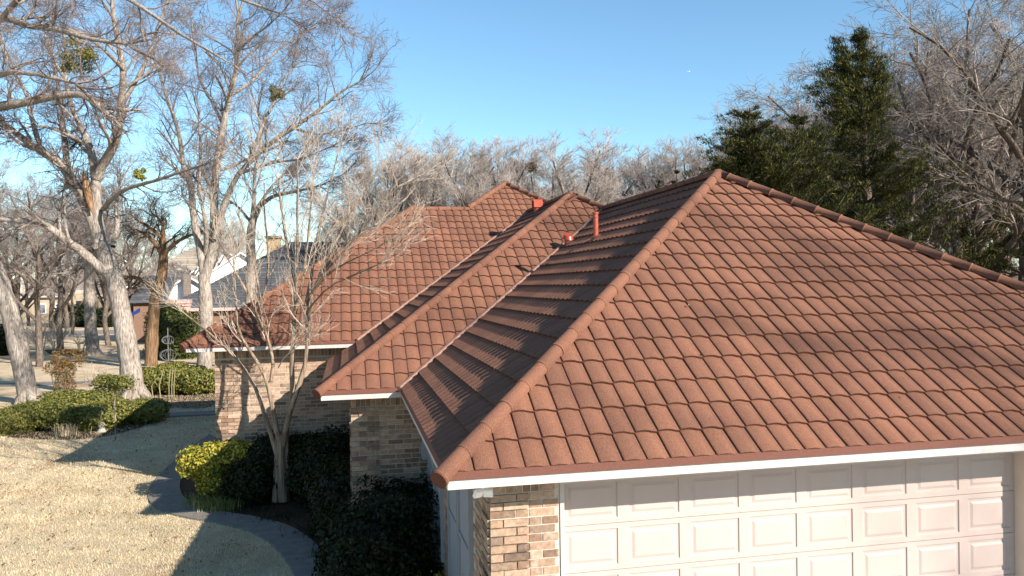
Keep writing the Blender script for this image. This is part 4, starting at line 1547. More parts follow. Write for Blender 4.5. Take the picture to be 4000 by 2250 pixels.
CV = dict(BARE, kids=[9, 8, 8], levels=3, seg=[6, 5, 4, 3], ratio=.5, rmin=.009, wig=.12, trop=[.10, .08, .06, .03], ang=(22, 50), lmin=.5, rr=.55)
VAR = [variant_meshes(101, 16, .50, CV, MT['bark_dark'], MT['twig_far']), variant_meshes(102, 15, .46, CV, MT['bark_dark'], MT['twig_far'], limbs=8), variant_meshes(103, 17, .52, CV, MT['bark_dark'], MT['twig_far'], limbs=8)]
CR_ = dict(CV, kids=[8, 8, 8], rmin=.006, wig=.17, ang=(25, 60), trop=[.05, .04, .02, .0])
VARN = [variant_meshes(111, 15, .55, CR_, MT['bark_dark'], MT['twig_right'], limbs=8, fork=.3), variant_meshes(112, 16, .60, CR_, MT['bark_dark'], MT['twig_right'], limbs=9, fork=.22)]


def put_tree(var, loc, H, H0, rot, label, group, name='bare_tree', wide=1.):
    s = H / var[2]
    root = empty(name, tuple(loc), label, 'tree', group)
    root.rotation_euler = (0, 0, rot)
    root.scale = (s * wide, s * wide, s)
    for nm, me in zip(('trunk', 'crown'), var[:2]):
        o = bpy.data.objects.new(nm, me)
        COL.objects.link(o)
        o.parent = root
    return root


ORD = 'first second third fourth fifth sixth seventh eighth ninth tenth eleventh twelfth thirteenth fourteenth fifteenth sixteenth seventeenth eighteenth nineteenth twentieth'.split()
ORD += ['twenty ' + w for w in ORD[:9]]
rng = random.Random(77)
# trees standing right behind the garage roof on the right
for i, (px, top, d, v, rot, lb) in enumerate((
        (2465, -10, 36, 0, .3, 'bare tree with a straight dark trunk right of the cedars'),
        (2575, -120, 31, 1, 1.9, 'big bare tree overhanging from the right picture edge'),
        (2360, 60, 41, 1, 4.0, 'bare tree rising behind the tallest cedar, to its right'),
        (2250, 130, 45, 0, 2.2, 'bare tree directly behind the tip of the tallest cedar'),
        (2120, 190, 50, 1, 5.1, 'bare tree behind the cedars, left of their tip'),
        (2000, 250, 54, 0, .9, 'bare tree between the two pointed cedars in the background'),
        (2680, -60, 40, 0, 3.3, 'bare tree half outside the right picture edge'),
        (2520, 80, 52, 1, .2, 'bare tree deep in the wood at far right'),
        (2420, 120, 60, 0, 5.9, 'thin bare tree far back in the right wood'),
        (2310, 150, 37, 1, 2.8, 'bare tree close behind the right side of the tallest cedar'),
        (2400, 30, 33, 0, 4.6, 'bare tree with rising limbs right of the cedar group'),
        (2530, -40, 44, 1, 5.5, 'tall bare tree behind the straight dark trunk'),
        (2190, 150, 58, 1, 1.2, 'pale bare tree behind the cedar tip, far back'),
        (2060, 215, 62, 0, 2.7, 'pale bare tree filling the gap left of the cedar tip'),
        (2105, 165, 44, 0, 5.3, 'bare tree showing through the gap between cedar tip and side branch'),
        (2010, 255, 46, 1, .4, 'bare tree rising from behind the low dark cedar'),
        (1950, 290, 64, 1, 3.9, 'pale bare tree behind the shorter bushy cedar'),
        (2610, 60, 56, 0, 1.1, 'bare tree at the far right edge, far back'))):
    put_tree(VARN[v], place(px, d), height_at(px, top, d), (15, 16)[v] * 1.02, rot, lb, 'bare trees on the right', wide=1.25)
# the far line of bare trees behind the roofs
ctr = [(1010, 385, 66), (1075, 345, 62), (1150, 330, 64), (1225, 322, 60), (1300, 350, 66), (1395, 345, 62), (1450, 318, 58), (1525, 352, 66), (1600, 372, 70), (1675, 345, 64), (1745, 352, 66), (1815, 358, 70), (1890, 330, 64), (930, 370, 72), (1340, 355, 74), (1560, 372, 78), (1190, 345, 76), (1040, 350, 74), (1110, 340, 78), (1260, 335, 74), (1490, 340, 72), (1640, 360, 76), (1710, 352, 80), (1780, 350, 78), (1850, 345, 72), (960, 360, 64)]
for i, (px, top, d) in enumerate(sorted(ctr)):
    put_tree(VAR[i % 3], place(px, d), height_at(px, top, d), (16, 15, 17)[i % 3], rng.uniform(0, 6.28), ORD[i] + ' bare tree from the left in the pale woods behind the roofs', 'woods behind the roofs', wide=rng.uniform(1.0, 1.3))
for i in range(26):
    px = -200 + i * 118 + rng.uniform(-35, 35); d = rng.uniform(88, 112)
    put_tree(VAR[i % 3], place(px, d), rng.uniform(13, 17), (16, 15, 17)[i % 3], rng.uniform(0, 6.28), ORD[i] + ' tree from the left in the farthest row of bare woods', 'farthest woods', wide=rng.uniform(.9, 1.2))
for i, (px, d, H, lb) in enumerate(((20, 60, 12, 'bare tree behind the leaning trunk at the left edge'), (130, 80, 15, 'bare tree with a pale fork before the far brown house'), (95, 44, 11.5, 'dark low bare tree behind the hedge and nandina'), (40, 48, 12.5, 'broad dark bare tree behind the leaning trunk, low crown'), (150, 56, 13, 'broad dark bare tree left of the leaning elm, farther back'), (270, 60, 12.5, 'bare tree with low twigs behind the leaning elm'), (330, 66, 12, 'bare tree left of the gnarled cedar, farther back'), (-40, 52, 13.5, 'dark bare tree filling the left edge of the background'), (290, 92, 13, 'bare tree right of the far beige house front'), (70, 96, 12, 'bare tree before the far brown roof, left part'), (180, 74, 9, 'small dark forked tree before the round green bush'), (-120, 70, 13, 'bare tree cut by the left picture edge'), (440, 118, 13, 'bare tree behind the tan shingle roof'), (560, 122, 13, 'bare tree behind the white gables'), (760, 98, 12, 'bare tree behind the grey roof and chimney'), (860, 92, 13, 'bare tree behind the grey roof, right of the chimney'))):
    put_tree(VARN[i % 2], place(px, d), H, (15, 16)[i % 2], i * 1.3, lb, 'bare trees on the far lawns')
# trees behind the photographer whose twigs dapple the garage roof and door
for i, (x, y, H, v) in enumerate(((33.0, -26.0, 30, 1), (36.5, -27.5, 31, 0), (41.0, -26.5, 30, 1))):
    put_tree(VARN[v], (x, y, GZ), H, (15, 16)[v], i * 2.1, ('bare tree across the drive, leftmost of three', 'bare tree across the drive, middle of three', 'bare tree across the drive, rightmost of three')[i], 'trees in front of the garage', wide=.5)

# a squirrel nest in the crowns
c = dep(1337, 421, 57)
rng = random.Random(2)
C_, N_ = blob_points(rng, [(c[0], c[1], c[2], .38, .38, .32)], 500, (.4, 1.1))
o = link('animal_nest', leaf_mesh('animal_nest', C_, N_, .11, MT['nest'], rng, .15))
tag(o, 'dark ball shaped nest of twigs high in the woods behind the roofs', 'nest')
# distant wood that closes the horizon
rngd = np.random.RandomState(5)
n = 42000
ang = rngd.uniform(-.95, 1.25, n)
dist = rngd.uniform(128, 175, n)
lx, ly = CAM[0] + np.sin(ang + .2) * dist, CAM[1] + np.cos(ang + .2) * dist
hz = 5.5 + 2.4 * np.sin(ang * 23) + 1.5 * np.sin(ang * 51 + 1) + rngd.uniform(0, 4, n)
z0 = rngd.uniform(0, 1, n) ** .8 * hz
ln = rngd.uniform(.8, 2.6, n)
dx, dy, dz = rngd.normal(0, .35, n), rngd.normal(0, .35, n), np.abs(rngd.normal(.9, .3, n))
P0 = np.stack([lx, ly, GZ + z0], 1); P1 = P0 + np.stack([dx, dy, dz], 1) * ln[:, None]
wv = np.stack([np.cos(ang + .2), -np.sin(ang + .2), 0 * ang], 1) * rngd.uniform(.03, .09, (n, 1))
V = np.stack([P0 - wv, P0 + wv, P1], 1).reshape(-1, 3)
F = np.arange(3 * n).reshape(-1, 3)
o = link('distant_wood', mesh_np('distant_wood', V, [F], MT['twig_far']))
tag(o, 'distant leafless wood along the horizon', 'wood', kind='stuff')

# ================================================================== SHRUBS AND BEDS
g = lambda px, py: gnd(px, py)
def row(px0, px1, py, n, rx, ry, rz, zc, seed, jit=.15):
    rr = random.Random(seed)
    a, b = gnd(px0, py), gnd(px1, py)
    return [(a[0] + (b[0] - a[0]) * t + rr.uniform(-jit, jit), a[1] + (b[1] - a[1]) * t + rr.uniform(-jit, jit), GZ + zc, rx, ry, rz) for t in np.linspace(0, 1, n)]


shrub('clipped_hedge', 'long clipped olive green hedge along the mulch bed at left', row(68, 258, 1080, 6, .55, .70, .36, .42, 41), 26000, .045, MT['leaf_hedge'], 41, 'hedge')
shrub('clipped_hedge', 'clipped hedge piece right of the sapling, half in shade', row(300, 368, 1064, 3, .50, .62, .32, .38, 42), 11000, .045, MT['leaf_hedge'], 42, 'hedge')
shrub('clipped_hedge', 'clipped hedge behind the broad elm trunk by the house corner', row(376, 516, 990, 5, .72, .75, .46, .54, 43), 22000, .055, MT['leaf_hedge'], 43, 'hedge')
shrub('round_shrub', 'low green mound between nandina and elm trunk', row(165, 245, 1030, 3, .75, .7, .30, .32, 44), 11000, .05, MT['leaf_hedge'], 44)
shrub('round_shrub', 'round clipped green shrub at the left picture edge', row(0, 24, 893, 2, .9, 1.0, .95, .95, 45), 8000, .09, MT['leaf_dark'], 45)
shrub('round_shrub', 'small round shrub beside the wind spinner', row(420, 440, 945, 2, .55, .6, .32, .3, 46), 5000, .06, MT['leaf_hedge'], 46)
shrub('round_shrub', 'small dark shrub at the foot of the twin trunked elm', row(475, 490, 948, 2, .45, .5, .28, .26, 47), 3000, .06, MT['leaf_dark'], 47)
shrub('tall_shrub', 'tall dark evergreen shrub with yellow lit edges by the grey house', [(*(dep(425, 800, 48)[:2]), 1.1, 1.2, 1.3, 1.7), (*(dep(416, 800, 48)[:2]), 2.1, .75, .9, 1.0), (*(dep(450, 800, 48)[:2]), 1.0, 1.1, 1.3, 1.5), (*(dep(446, 790, 48)[:2]), 1.9, .7, .8, .8), (*(dep(470, 800, 49)[:2]), .8, .9, 1.1, 1.2)], 22000, .09, MT['leaf_shade'], 48)
shrub('round_shrub', 'bushy green shrub before the far beige wall', [(*(dep(195, 800, 92)[:2]), .9, 2.2, 2.0, 1.4), (*(dep(175, 800, 92)[:2]), .8, 1.6, 1.5, 1.2)], 5000, .16, MT['leaf_dark'], 49)
shrub('round_shrub', 'small green shrub between pole trunk and leaning elm', [(*(dep(262, 800, 90)[:2]), .8, 1.5, 1.5, 1.2)], 3000, .16, MT['leaf_dark'], 50)
# grey-green loose plants left of the hedge
shrub('loose_shrub', 'loose grey green plant at the left end of the hedge', row(10, 50, 1090, 3, .55, .6, .38, .35, 51), 5000, .05, MT['leaf_hedge'], 51, asp=.2)
# nandina
c = g(163, 1005)
shrub('nandina', 'tall nandina with orange and red winter leaves behind the hedge', [(c[0], c[1], GZ + .5, .36, .36, .45), (c[0] + .02, c[1], GZ + 1.05, .36, .36, .40), (c[0] + .15, c[1], GZ + 1.6, .58, .5, .34), (c[0] - .2, c[1], GZ + 1.25, .5, .4, .25)], 2600, .055, MT['leaf_red'], 52, asp=.25)
# yellow-lit shrub at the end of the bed
c0 = np.array([-3.42, YC - .12, GZ])
shrub('glossy_shrub', 'bright yellow green glossy shrub at the bend of the walk', [(c0[0] - .18, c0[1], GZ + .80, .44, .48, .30), (c0[0] + .34, c0[1] + .05, GZ + .84, .48, .45, .28), (c0[0] - .02, c0[1] - .1, GZ + .45, .34, .34, .28)], 7500, .040, MT['leaf_yellow'], 53)
shrub('glossy_shrub', 'dark shrub in shade right of the yellow green one', [(c0[0] + 1.15, c0[1] - .1, GZ + .66, .62, .55, .55), (c0[0] + 1.85, c0[1] - .1, GZ + .62, .62, .55, .55), (c0[0] + .75, c0[1] - .5, GZ + .45, .5, .45, .42)], 15000, .040, MT['leaf_dark'], 54)
c = g(640, 1248)
shrub('pale_leaf_plant', 'pale variegated leafy plant beside the myrtle trunk', [(c[0], c[1], GZ + .25, .26, .22, .24), (c[0] + .22, c[1] + .05, GZ + .38, .24, .2, .28)], 420, .055, MT['leaf_varieg'], 55, asp=.7)
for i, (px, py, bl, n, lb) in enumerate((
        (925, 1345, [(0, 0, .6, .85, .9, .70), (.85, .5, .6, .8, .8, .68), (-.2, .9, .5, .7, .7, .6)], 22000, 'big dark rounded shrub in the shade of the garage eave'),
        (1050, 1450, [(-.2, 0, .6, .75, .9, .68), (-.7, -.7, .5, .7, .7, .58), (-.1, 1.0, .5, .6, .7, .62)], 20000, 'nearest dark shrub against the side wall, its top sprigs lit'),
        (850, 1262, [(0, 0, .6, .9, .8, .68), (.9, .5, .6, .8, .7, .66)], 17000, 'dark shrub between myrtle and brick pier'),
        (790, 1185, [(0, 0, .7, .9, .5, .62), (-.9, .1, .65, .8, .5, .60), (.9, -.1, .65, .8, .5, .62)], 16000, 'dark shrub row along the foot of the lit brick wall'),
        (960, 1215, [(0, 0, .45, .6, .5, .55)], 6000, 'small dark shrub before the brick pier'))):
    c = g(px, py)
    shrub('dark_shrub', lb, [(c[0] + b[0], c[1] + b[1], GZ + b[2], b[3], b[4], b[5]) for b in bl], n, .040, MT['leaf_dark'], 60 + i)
# sprigs catching the sun at the bottom edge
rng = random.Random(9)
for px, py, lb in ((1018, 1455, 'small sunlit sprig at the bottom edge, left one'), (1103, 1452, 'small sunlit sprig at the bottom edge, right one'), (1056, 1458, 'small sunlit sprig at the bottom edge, middle one')):
    c = dep(px, py, 10.2)
    root = empty('leafy_sprig', (c[0], c[1], GZ), lb, 'plant')
    lines = [([(c[0], c[1], GZ), (c[0] + .02, c[1], c[2] - .2), tuple(c)], [.008, .006, .003])]
    V, F = tubes(lines, 5)
    link('stem', mesh_np('stem', V, [F], MT['bark_dark'], True), root)
    C_ = np.array([c + np.array([rng.gauss(0, .05), rng.gauss(0, .05), rng.uniform(-.16, .07)]) for _ in range(60)])
    link('foliage', leaf_mesh('foliage', C_, np.tile([0, 0, 1.], (60, 1)), .022, MT['leaf_yellow'], rng), root)

# twiggy shrubs on the lawn
CT = dict(BARE, kids=[6, 5], levels=2, seg=[5, 4, 3], ratio=.6, rmin=.006, wig=.12, trop=[.05, .04, .02], ang=(15, 40), rr=.6, lmin=.2)
for i, (px, py, d, h, ns, lb) in enumerate(((140, 892, 50, 2.6, 9, 'twiggy bare shrub left of the pole trunk'), (103, 895, 50, 2.4, 7, 'twiggy bare shrub before the forked far tree'), (206, 891, 51, 1.8, 5, 'small twiggy shrub just left of the pole trunk'), (60, 905, 48, 2.0, 6, 'twiggy bare shrub beside the leaning trunk'), (255, 1000, 29.5, 1.2, 7, 'wispy bare shrub left of the broad elm trunk'))):
    rng = random.Random(200 + i)
    b = gnd(px, py)
    lines = []
    for k in range(ns):
        a = rng.uniform(0, 6.28)
        grow(rng, lines, (b[0] + rng.gauss(0, .12), b[1] + rng.gauss(0, .12), GZ - .03), norm((math.cos(a) * .35, math.sin(a) * .35, 1)), h * rng.uniform(.6, .95), .035 if h > 1.5 else .015, 0, CT)
    root = empty('twiggy_shrub', tuple(b), lb, 'shrub', 'twiggy shrubs on the lawn')
    V, F = tubes(lines, 4)
    link('stem', mesh_np('stem', V, [F], MT['twig_myrtle'], True), root)

# sapling on a thin stem
b, t = gnd(290, 1108), None
root = empty('sapling', tuple(b), 'slender clipped sapling with a small flat crown before the hedge', 'tree')
hs = 1.55
mb = MB()
mb.tube([b, b + [.02, 0, .5], b + [-.01, 0, 1.0], b + [.03, 0, hs]], [.022, .019, .016, .012], 8)
mb.build('trunk', MT['bark_grey'], root, True)
rng = random.Random(5)
C_, N_ = blob_points(rng, [(b[0] + .03, b[1], b[2] + hs + .05, .5, .45, .22), (b[0] - .2, b[1], b[2] + hs + .12, .3, .3, .18)], 2600, (.3, 1.05))
link('crown', leaf_mesh('crown', C_, N_, .04, MT['leaf_hedge'], rng), root)
# pale stick bundle by the far hedge
rng = random.Random(6)
for px in (418, 426, 432, 403):
    pass
b = gnd(424, 1003)
root = empty('cut_canes', tuple(b), 'few yellow cut canes standing before the far hedge', 'plant')
for k in range(5):
    mb = MB()
    x = b[0] + (-.55, -.28, .02, .12, .2)[k]
    mb.tube([(x, b[1], GZ), (x - .05 * (k < 2), b[1], GZ + .5), (x + (.12 if k < 2 else .06), b[1], GZ + (1.15 if k != 0 else .8))], [.02, .018, .012], 6)
    mb.build('cane', MT['leaf_varieg'], root)

# grass tufts
def tuft(name, label, cs, n, L, mat, seed, cat='grass clump', spread=.3, w=.006):
    r = np.random.RandomState(seed)
    c = np.array([cs[r.randint(len(cs))] for _ in range(n)]) + np.c_[r.normal(0, spread * .4, (n, 2)), np.zeros(n)]
    a = r.uniform(0, 6.283, n); l = L * r.uniform(.5, 1.2, n); o_ = r.uniform(.3, 1.1, n)
    d = np.stack([np.cos(a), np.sin(a)], 1)
    p1 = c + np.c_[d * (l * o_ * .35)[:, None], l * .75]
    p2 = c + np.c_[d * (l * o_ * .95)[:, None], l * (.95 - .5 * o_)]
    s = np.c_[-d[:, 1], d[:, 0], np.zeros(n)] * w
    V = np.stack([c - s, c + s, p1 + s * .8, p1 - s * .8, p2], 1).reshape(-1, 3)
    i = np.arange(n)[:, None] * 5
    me = mesh_np(name, V, [np.hstack([i, i + 1, i + 2, i + 3]), np.hstack([i + 3, i + 2, i + 4])], mat)
    o = link(name, me)
    return tag(o, label, cat, kind='stuff')


tuft('grass_clump', 'sunlit green grass clump at the inner edge of the walk', [gnd(x, y) for x, y in ((505, 1270), (530, 1280), (555, 1284), (580, 1275))], 900, .26, MT['grass_green'], 1, spread=.35)
tuft('grass_clump', 'dry yellow grass tuft in the mulch bed', [gnd(170, 1096)], 140, .40, MT['grass'], 2, spread=.35)
tuft('grass_clump', 'dark grass clump in the shaded bed by the walk', [gnd(x, y) for x, y in ((640, 1285), (700, 1305), (780, 1345), (840, 1395), (620, 1262))], 700, .13, MT['leaf_dark'], 3, spread=.5)

# short lawn blades: nearer part of the lawn
from_poly = np.array([p[:2] for p in nou])
def lawn_blades(n, xr, yr, L, w, seed):
    r = np.random.RandomState(seed)
    x = r.uniform(*xr, n); y = r.uniform(*yr, n)
    # stay left of the walk
    order = np.argsort(from_poly[:, 1])
    fx = np.interp(y, from_poly[order, 1], from_poly[order, 0])
    ok = x < fx + .03 * np.sin(y * 9) + .02 * np.sin(y * 31)
    # in view
    P = np.stack([x, y, np.full(n, GZ)], 1)
    rel = P - CAM
    zz = rel @ FW
    ok &= (np.abs((rel @ CR) / zz) < .70) & ((rel @ CU) / zz > -.40)
    P = P[ok]; m_ = len(P)
    a = r.uniform(0, 6.283, m_); l = L * r.uniform(.5, 1.3, m_); ti = r.uniform(.4, 1.5, m_)
    d = np.stack([np.cos(a), np.sin(a)], 1)
    s = np.c_[-d[:, 1], d[:, 0], np.zeros(m_)] * w
    tip = P + np.c_[d * (l * np.sin(ti))[:, None], l * np.cos(ti) + .008]
    V = np.stack([P - s, P + s, tip], 1).reshape(-1, 3)
    return V


Vb = np.vstack([lawn_blades(330000, (-14, 0), (4.5, 13.5), .036, .0036, 1), lawn_blades(150000, (-18, -3), (13.5, 27), .045, .007, 2)])
o = link('lawn_grass', mesh_np('lawn_grass', Vb, [np.arange(len(Vb)).reshape(-1, 3)], MT['grass']))
tag(o, 'short dry straw blades covering the lawn', 'grass', kind='stuff')
# fallen leaves
r = np.random.RandomState(8)
pp = np.c_[r.uniform(-14, -2, 2600), r.uniform(5, 24, 2600), np.full(2600, GZ + .03)]
order = np.argsort(from_poly[:, 1])
pp = pp[pp[:, 0] < np.interp(pp[:, 1], from_poly[order, 1], from_poly[order, 0])]
o = link('fallen_leaves', leaf_mesh('fallen_leaves', pp, np.tile([0, 0, 1.], (len(pp), 1)), .028, MT['leaf_red'], random.Random(3), .55))
tag(o, 'scattered brown fallen leaves on the lawn', 'leaves', kind='stuff')

# ================================================================== GARDEN ORNAMENTS
b = gnd(424, 943)
root = empty('wind_spinner', tuple(b), 'grey metal wind spinner of two ringed globes on a pole', 'ornament')
mb = MB(); mb.tube([b, b + [0, 0, 2.3]], .018, 8); mb.build('pole', MT['metal'], root)
for zc, R in ((.98, .38), (1.72, .28)):
    for k in range(5):
        an = k * math.pi / 5
        mb = MB()
        pts = []
        for q in range(25):
            t = q / 24 * 2 * math.pi
            tw = an + .5 * math.sin(t)
            pts.append((b[0] + R * math.sin(t) * math.cos(tw), b[1] + R * math.sin(t) * math.sin(tw), b[2] + zc + R * .72 * math.cos(t)))
        mb.tube(pts, .007, 5, False)
        mb.build('ring', MT['metal'], root)
b = gnd(256, 1087)
root = empty('garden_statue', tuple(b), 'small pale stone garden statue at the end of the hedge', 'statue')
mb = MB(); mb.tube([b, b + [0, 0, .05], b + [0, 0, .06], b + [0, 0, .12]], [.13, .13, .10, .09], 12); mb.build('base', MT['stone'], root)
mb = MB(); mb.tube([b + [0, 0, z] for z in (.12, .2, .3, .4, .46, .50, .56, .62, .65)], [.09, .11, .12, .09, .05, .055, .075, .06, .01], 12); mb.build('figure', MT['stone'], root, True)

# ================================================================== NEIGHBOUR HOUSES
def courses(parent, p00, p10, p01, p11, n, mat, th=.05, name='shingle_course', wob=0):
    """a sloping roof face of n overlapping courses between eave p00-p10 and ridge p01-p11"""
    p00, p10, p01, p11 = [np.array(p, float) for p in (p00, p10, p01, p11)]
    nrm = np.cross(p10 - p00, p01 - p00); nrm /= np.linalg.norm(nrm)
    if nrm[2] < 0: nrm = -nrm
    for i in range(n):
        t0, t1 = i / n, (i + 1.25) / n if i < n - 1 else 1.0
        a, b = p00 + (p01 - p00) * t0, p10 + (p11 - p10) * t0
        c, d = p10 + (p11 - p10) * t1, p01 * t1 + p00 * (1 - t1)
        mb = MB()
        mb.face([a + nrm * th, b + nrm * th, c, d])
        mb.face([a, b, b + nrm * th, a + nrm * th])
        mb.build(name, mat, parent)


def hip_house(name, label, x0, x1, y0, y1, ze, pitch, wall_mat, roof_mat, ncourse, ov=.5, gable=(False, False), trim=None):
    root = empty(name, ((x0 + x1) / 2, (y0 + y1) / 2, GZ), label, 'house')
    MB().box(x0 + ov, x1 - ov, y0 + ov, y1 - ov, GZ, ze).build('wall', wall_mat, root)
    h = (y1 - y0) / 2
    zr_ = ze + h * pitch
    ym = (y0 + y1) / 2
    xl = x0 if gable[0] else x0 + h
    xr = x1 if gable[1] else x1 - h
    rf = link('roof', MB().box(x0 + ov, x1 - ov, y0 + ov, y1 - ov, ze + .001, ze + .08).mesh('roof', roof_mat), root)
    courses(rf, (x0, y0, ze), (x1, y0, ze), (xl, ym, zr_), (xr, ym, zr_), ncourse, roof_mat)
    courses(rf, (x1, y1, ze), (x0, y1, ze), (xr, ym, zr_), (xl, ym, zr_), ncourse, roof_mat)
    for gi, xe, xm in ((0, x0, xl), (1, x1, xr)):
        if gable[gi]:
            xi = xe + (ov if gi == 0 else -ov)
            mb = MB()
            mb.prism([(xi, y0 + ov, ze), (xi, y1 - ov, ze), (xi, ym, ze + (h - ov) * pitch)], ((.1 if gi == 0 else -.1), 0, 0))
            mb.build('gable', trim or wall_mat, root)
        else:
            courses(rf, (xe, y1, ze), (xe, y0, ze), (xm, ym, zr_), (xm, ym, zr_), ncourse, roof_mat)
    fb = MB()
    fb.box(x0 - .03, x1 + .03, y0 - .04, y0 + .02, ze - .16, ze + .02)
    fb.box(x0 - .04, x0 + .02, y0 + .021, y1, ze - .16, ze + .02)
    fb.build('fascia_board', trim or MT['fascia'], root)
    return root, zr_


# grey shingle house beyond the big elms
c = dep(420, 790, 57)
gx, gy = c[0], c[1]
gh, gz = hip_house('brick_house', 'neighbouring house with a wide grey shingle hip roof', gx, gx + 30, gy, gy + 16.5, 2.75, .62, MT['far_brick'], MT['shingle_grey'], 26, trim=MT['cap_pink'])
# its front wing, nearer, roof lit from the right
mbw = dep(470, 800, 51)
fx, fy = mbw[0], mbw[1]
rf = link('roof', MB().box(fx + .4, fx + 6.6, fy + .4, fy + 8, 2.72, 2.76).mesh('roof', MT['shingle_grey']), gh)
courses(rf, (fx, fy, 2.74), (fx + 7, fy, 2.74), (fx + 3.5, fy + 3.5, 4.9), (fx + 3.5, fy + 3.5, 4.9), 11, MT['shingle_grey'])
courses(rf, (fx, fy + 10, 2.74), (fx, fy, 2.74), (fx + 3.5, fy + 10, 4.9), (fx + 3.5, fy + 3.5, 4.9), 11, MT['shingle_grey'])
courses(rf, (fx + 7, fy, 2.74), (fx + 7, fy + 10, 2.74), (fx + 3.5, fy + 3.5, 4.9), (fx + 3.5, fy + 10, 4.9), 11, MT['shingle_grey'])
MB().box(fx + .5, fx + 6.5, fy + .5, fy + 9, GZ, 2.7).build('wall', MT['far_brick'], gh)
MB().box(fx - .03, fx + 7.03, fy - .04, fy + .02, 2.56, 2.76).build('fascia_board', MT['cap_pink'], gh)
# dark low wing to the left with a blue tarp
lw = dep(322, 772, 62)
x0, y0 = lw[0], lw[1]
x1 = dep(398, 772, 62)[0] + .5
MB().box(x0 + .3, x1, y0 + .4, y0 + 6, GZ, 2.9).build('wall', MT['far_brick'], gh)
rf2 = link('roof', MB().box(x0 + .3, x1 - .2, y0 + .4, y0 + 6, 2.91, 2.95).mesh('roof', MT['shingle_grey']), gh)
courses(rf2, (x0, y0, 2.95), (x1, y0, 2.95), (x0, y0 + 5, 5.2), (x1, y0 + 5, 5.2), 10, MT['shingle_grey'])
mb = MB()
ta, tb = dep(325, 792, 60.5), dep(352, 778, 60.5)
mb.prism([ta + [0, 0, -.22], tb + [0, 0, -.22], tb + [0, 0, .12], ta + [0, 0, .02]], (0, .04, 0))
tag(mb.build('awning', MT['tarp']), 'deep blue sloping awning under the dark wing of the grey house', 'awning')
# two brick piers with pinkish caps
for px, w, lb in ((434, 34, 'brick pier with pinkish cap, left of two by the grey roof'), (464, 40, 'brick pier with pinkish cap, right of two by the grey roof')):
    p = dep(px, 765, 50)
    hw = w * KP / FPX * 50 / 2 * .75
    root = empty('brick_pier', (p[0], p[1], GZ), lb, 'pier', 'capped brick piers')
    MB().box(p[0] - hw * .8, p[0] + hw * .8, p[1] - .35, p[1] + .35, GZ, p[2] - .12).build('shaft', MT['cap_pink'], root)
    mb = MB()
    mb.box(p[0] - hw, p[0] + hw, p[1] - .5, p[1] + .5, p[2] + .05, p[2] + .3)
    mb.box(p[0] - hw * .9, p[0] + hw * .9, p[1] - .42, p[1] + .42, p[2] - .119, p[2] + .049)
    mb.build('cap', MT['cap_pink'], root)
# chimney
p = dep(689, 640, 66)
root = empty('chimney', (p[0], p[1], gz - 1.2), 'tall tan brick chimney on the grey shingle house', 'chimney')
zt_ = dep(689, 600, 66)[2]
MB().box(p[0] - .55, p[0] + .55, p[1] - .5, p[1] + .5, gz - 2.4, zt_).build('shaft', MT['chim_brick'], root)
MB().box(p[0] - .66, p[0] + .66, p[1] - .61, p[1] + .61, zt_, zt_ + .2).build('crown', MT['chim_brick'], root)

# tan roofed white gabled house
c = dep(300, 735, 92)
wx, wy = c[0], c[1]
xe = dep(520, 735, 92)[0]
wh, wz = hip_house('white_house', 'white walled neighbouring house with tan shingle roof and front gables', wx, xe + 2, wy, wy + 14, 4.4, .70, MT['white_wall'], MT['shingle_tan'], 16, gable=(False, True), trim=MT['white_wall'])


def front_gable(parent, px, apex_y, base_y, half, depth, back):
    ap = dep(px, apex_y, depth); zb = dep(px, base_y, depth)[2]
    hw = half
    y = ap[1]
    mb = MB(); mb.prism([(ap[0] - hw, y, zb), (ap[0] + hw, y, zb), (ap[0], y, ap[2])], (0, .15, 0)); mb.build('gable', MT['white_wall'], parent)
    MB().box(ap[0] - hw, ap[0] + hw, y + .02, y + back, GZ, zb - .003).build('wall', MT['white_wall'], parent)
    rf = link('roof', MB().box(ap[0] - hw * .6, ap[0] + hw * .6, y + .3, y + back, zb + .01, zb + .05).mesh('roof', MT['shingle_tan']), parent)
    e = .45
    sl = (ap[2] - zb) / hw
    for s in (-1, 1):
        courses(rf, (ap[0] + s * (hw + e), y - e, zb - e * sl + .06), (ap[0] + s * (hw + e), y + back, zb - e * sl + .06), (ap[0], y - e, ap[2] + .06), (ap[0], y + back, ap[2] + .06), 10, MT['shingle_tan'])
        mb = MB()
        q = [np.array([ap[0] + s * (hw + e), y - e - .03, zb - e * sl - .1]), np.array([ap[0] + s * (hw + e), y - e - .03, zb - e * sl + .08]), np.array([ap[0], y - e - .03, ap[2] + .08]), np.array([ap[0], y - e - .03, ap[2] - .1])]
        mb.prism(q, (0, .05, 0)); mb.build('barge_board', MT['white_wall'], parent)


front_gable(wh, 607, 636, 690, 3.5, 84, 10)
front_gable(wh, 562, 626, 680, 3.2, 92, 10)
front_gable(wh, 474, 694, 738, 2.7, 82, 9)
MB().box(*(lambda q: (q[0] - .35, q[0] + .35, q[1] - .1, q[1] + .2))(dep(471, 715, 81.2)), dep(471, 745, 81.2)[2], dep(471, 690, 81.2)[2]).build('post', MT['shingle_brown'], wh)

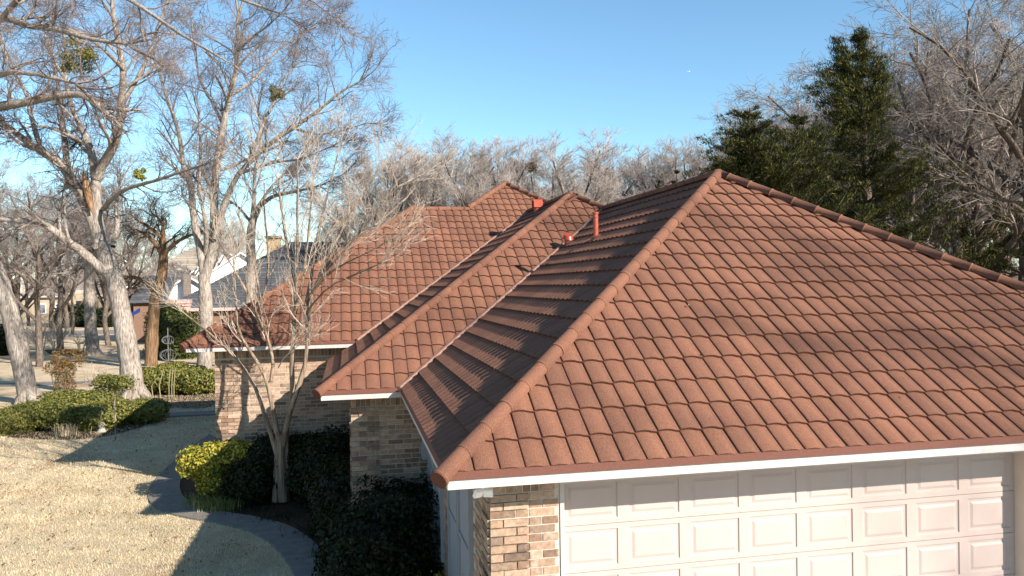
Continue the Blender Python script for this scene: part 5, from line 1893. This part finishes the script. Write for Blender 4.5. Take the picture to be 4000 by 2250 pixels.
# far brown roofed house
c = dep(40, 768, 108)
bx, by = c[0], c[1]
xe = dep(300, 768, 108)[0]
bh, bz = hip_house('far_house', 'far low house with long brown shingle roof behind the lawn trees', bx, xe + 6, by, by + 13, 3.3, .62, MT['beige_wall'], MT['shingle_brown'], 14)
for px in (95, 140, 262, 283):
    p = dep(px, 790, 107.8)
    f = MB().box(p[0] - .6, p[0] + .6, by + .42, by + .48, .9, 2.3).build('window', MT['white_wall'], bh)
    MB().box(p[0] - .5, p[0] + .5, by + .40, by + .419, 1.0, 2.2).build('pane', MT['glass'], f)
p = dep(183, 790, 105)
MB().box(p[0] - 1.6, p[0] + 1.6, by - 1.2, by + .4, GZ, 3.6).build('porch', MT['beige_wall'], bh)
mb = MB()
n = 12
arc = [(p[0] + 1.9 * math.cos(math.pi * k / n), by - 1.25, 3.6 + .55 * math.sin(math.pi * k / n)) for k in range(n + 1)]
mb.prism(arc, (0, 1.7, 0)); mb.build('arched_roof', MT['cap_pink'], bh)
mb = MB().box(p[0] - .7, p[0] + .7, by - 1.22, by - 1.199, GZ, 2.6); mb.build('doorway', MT['dark'], bh)

# ================================================================== AIRCRAFT (a speck high over the roof)
p = dep(1731, 180, 4300)
root = empty('airplane', tuple(p), 'tiny white airplane far off in the blue sky', 'airplane')
ax = np.array(CR); 
mb = MB(); mb.tube([p - ax * 9, p - ax * 7, p + ax * 5, p + ax * 9], [.4, 1.5, 1.5, .3], 10); mb.build('fuselage', MT['plane'], root, True)
fwv = np.array([ax[1], -ax[0], 0]); fwv /= np.linalg.norm(fwv)
mb = MB(); mb.prism([p + ax * 2 + fwv * 9, p - ax * 1 + fwv * 9, p - ax * 2.2, p - ax * 1 - fwv * 9, p + ax * 2 - fwv * 9, p + ax * 0 + fwv * 0 + ax * 1.6], (0, 0, .35)); mb.build('wing', MT['plane'], root)
mb = MB(); mb.prism([p + ax * 6, p + ax * 9, p + ax * 9.4 + [0, 0, 3.4], p + ax * 7.8 + [0, 0, 3.4]], fwv * .3); mb.build('tail_fin', MT['plane'], root)

# ================================================================== LEAF LITTER caught in the roof valley and on the walk
r = np.random.RandomState(21)
m_ = 90
t = r.uniform(.02, .95, m_) * A_
lit = np.c_[t + r.normal(0, .07, m_) + .03, B1 + t + r.normal(0, .07, m_), ZB + t * T_ + .075]
lit2 = np.c_[r.uniform(.3, 5, 40), r.uniform(.2, 2.5, 40), np.zeros(40)]
lit2[:, 2] = ZB + lit2[:, 1] * T_ + .06
lit2 = lit2[(lit2[:, 1] < lit2[:, 0]) & (r.rand(40) < .35)]
kk = r.randint(4, 38, 60)
f_ = r.rand(60, 1)
lit3 = nou[kk] * f_ + nin[kk] * (1 - f_)
lit3[:, 2] = GZ + .045
lp = np.vstack([lit, lit2, lit3])
o = link('leaf_litter', leaf_mesh('leaf_litter', lp, np.tile([0, -.4, 1.], (len(lp), 1)), .024, MT['leaf_litter'], random.Random(4), .5))
tag(o, 'dry brown leaf litter caught on the roof and walk', 'leaves', kind='stuff')
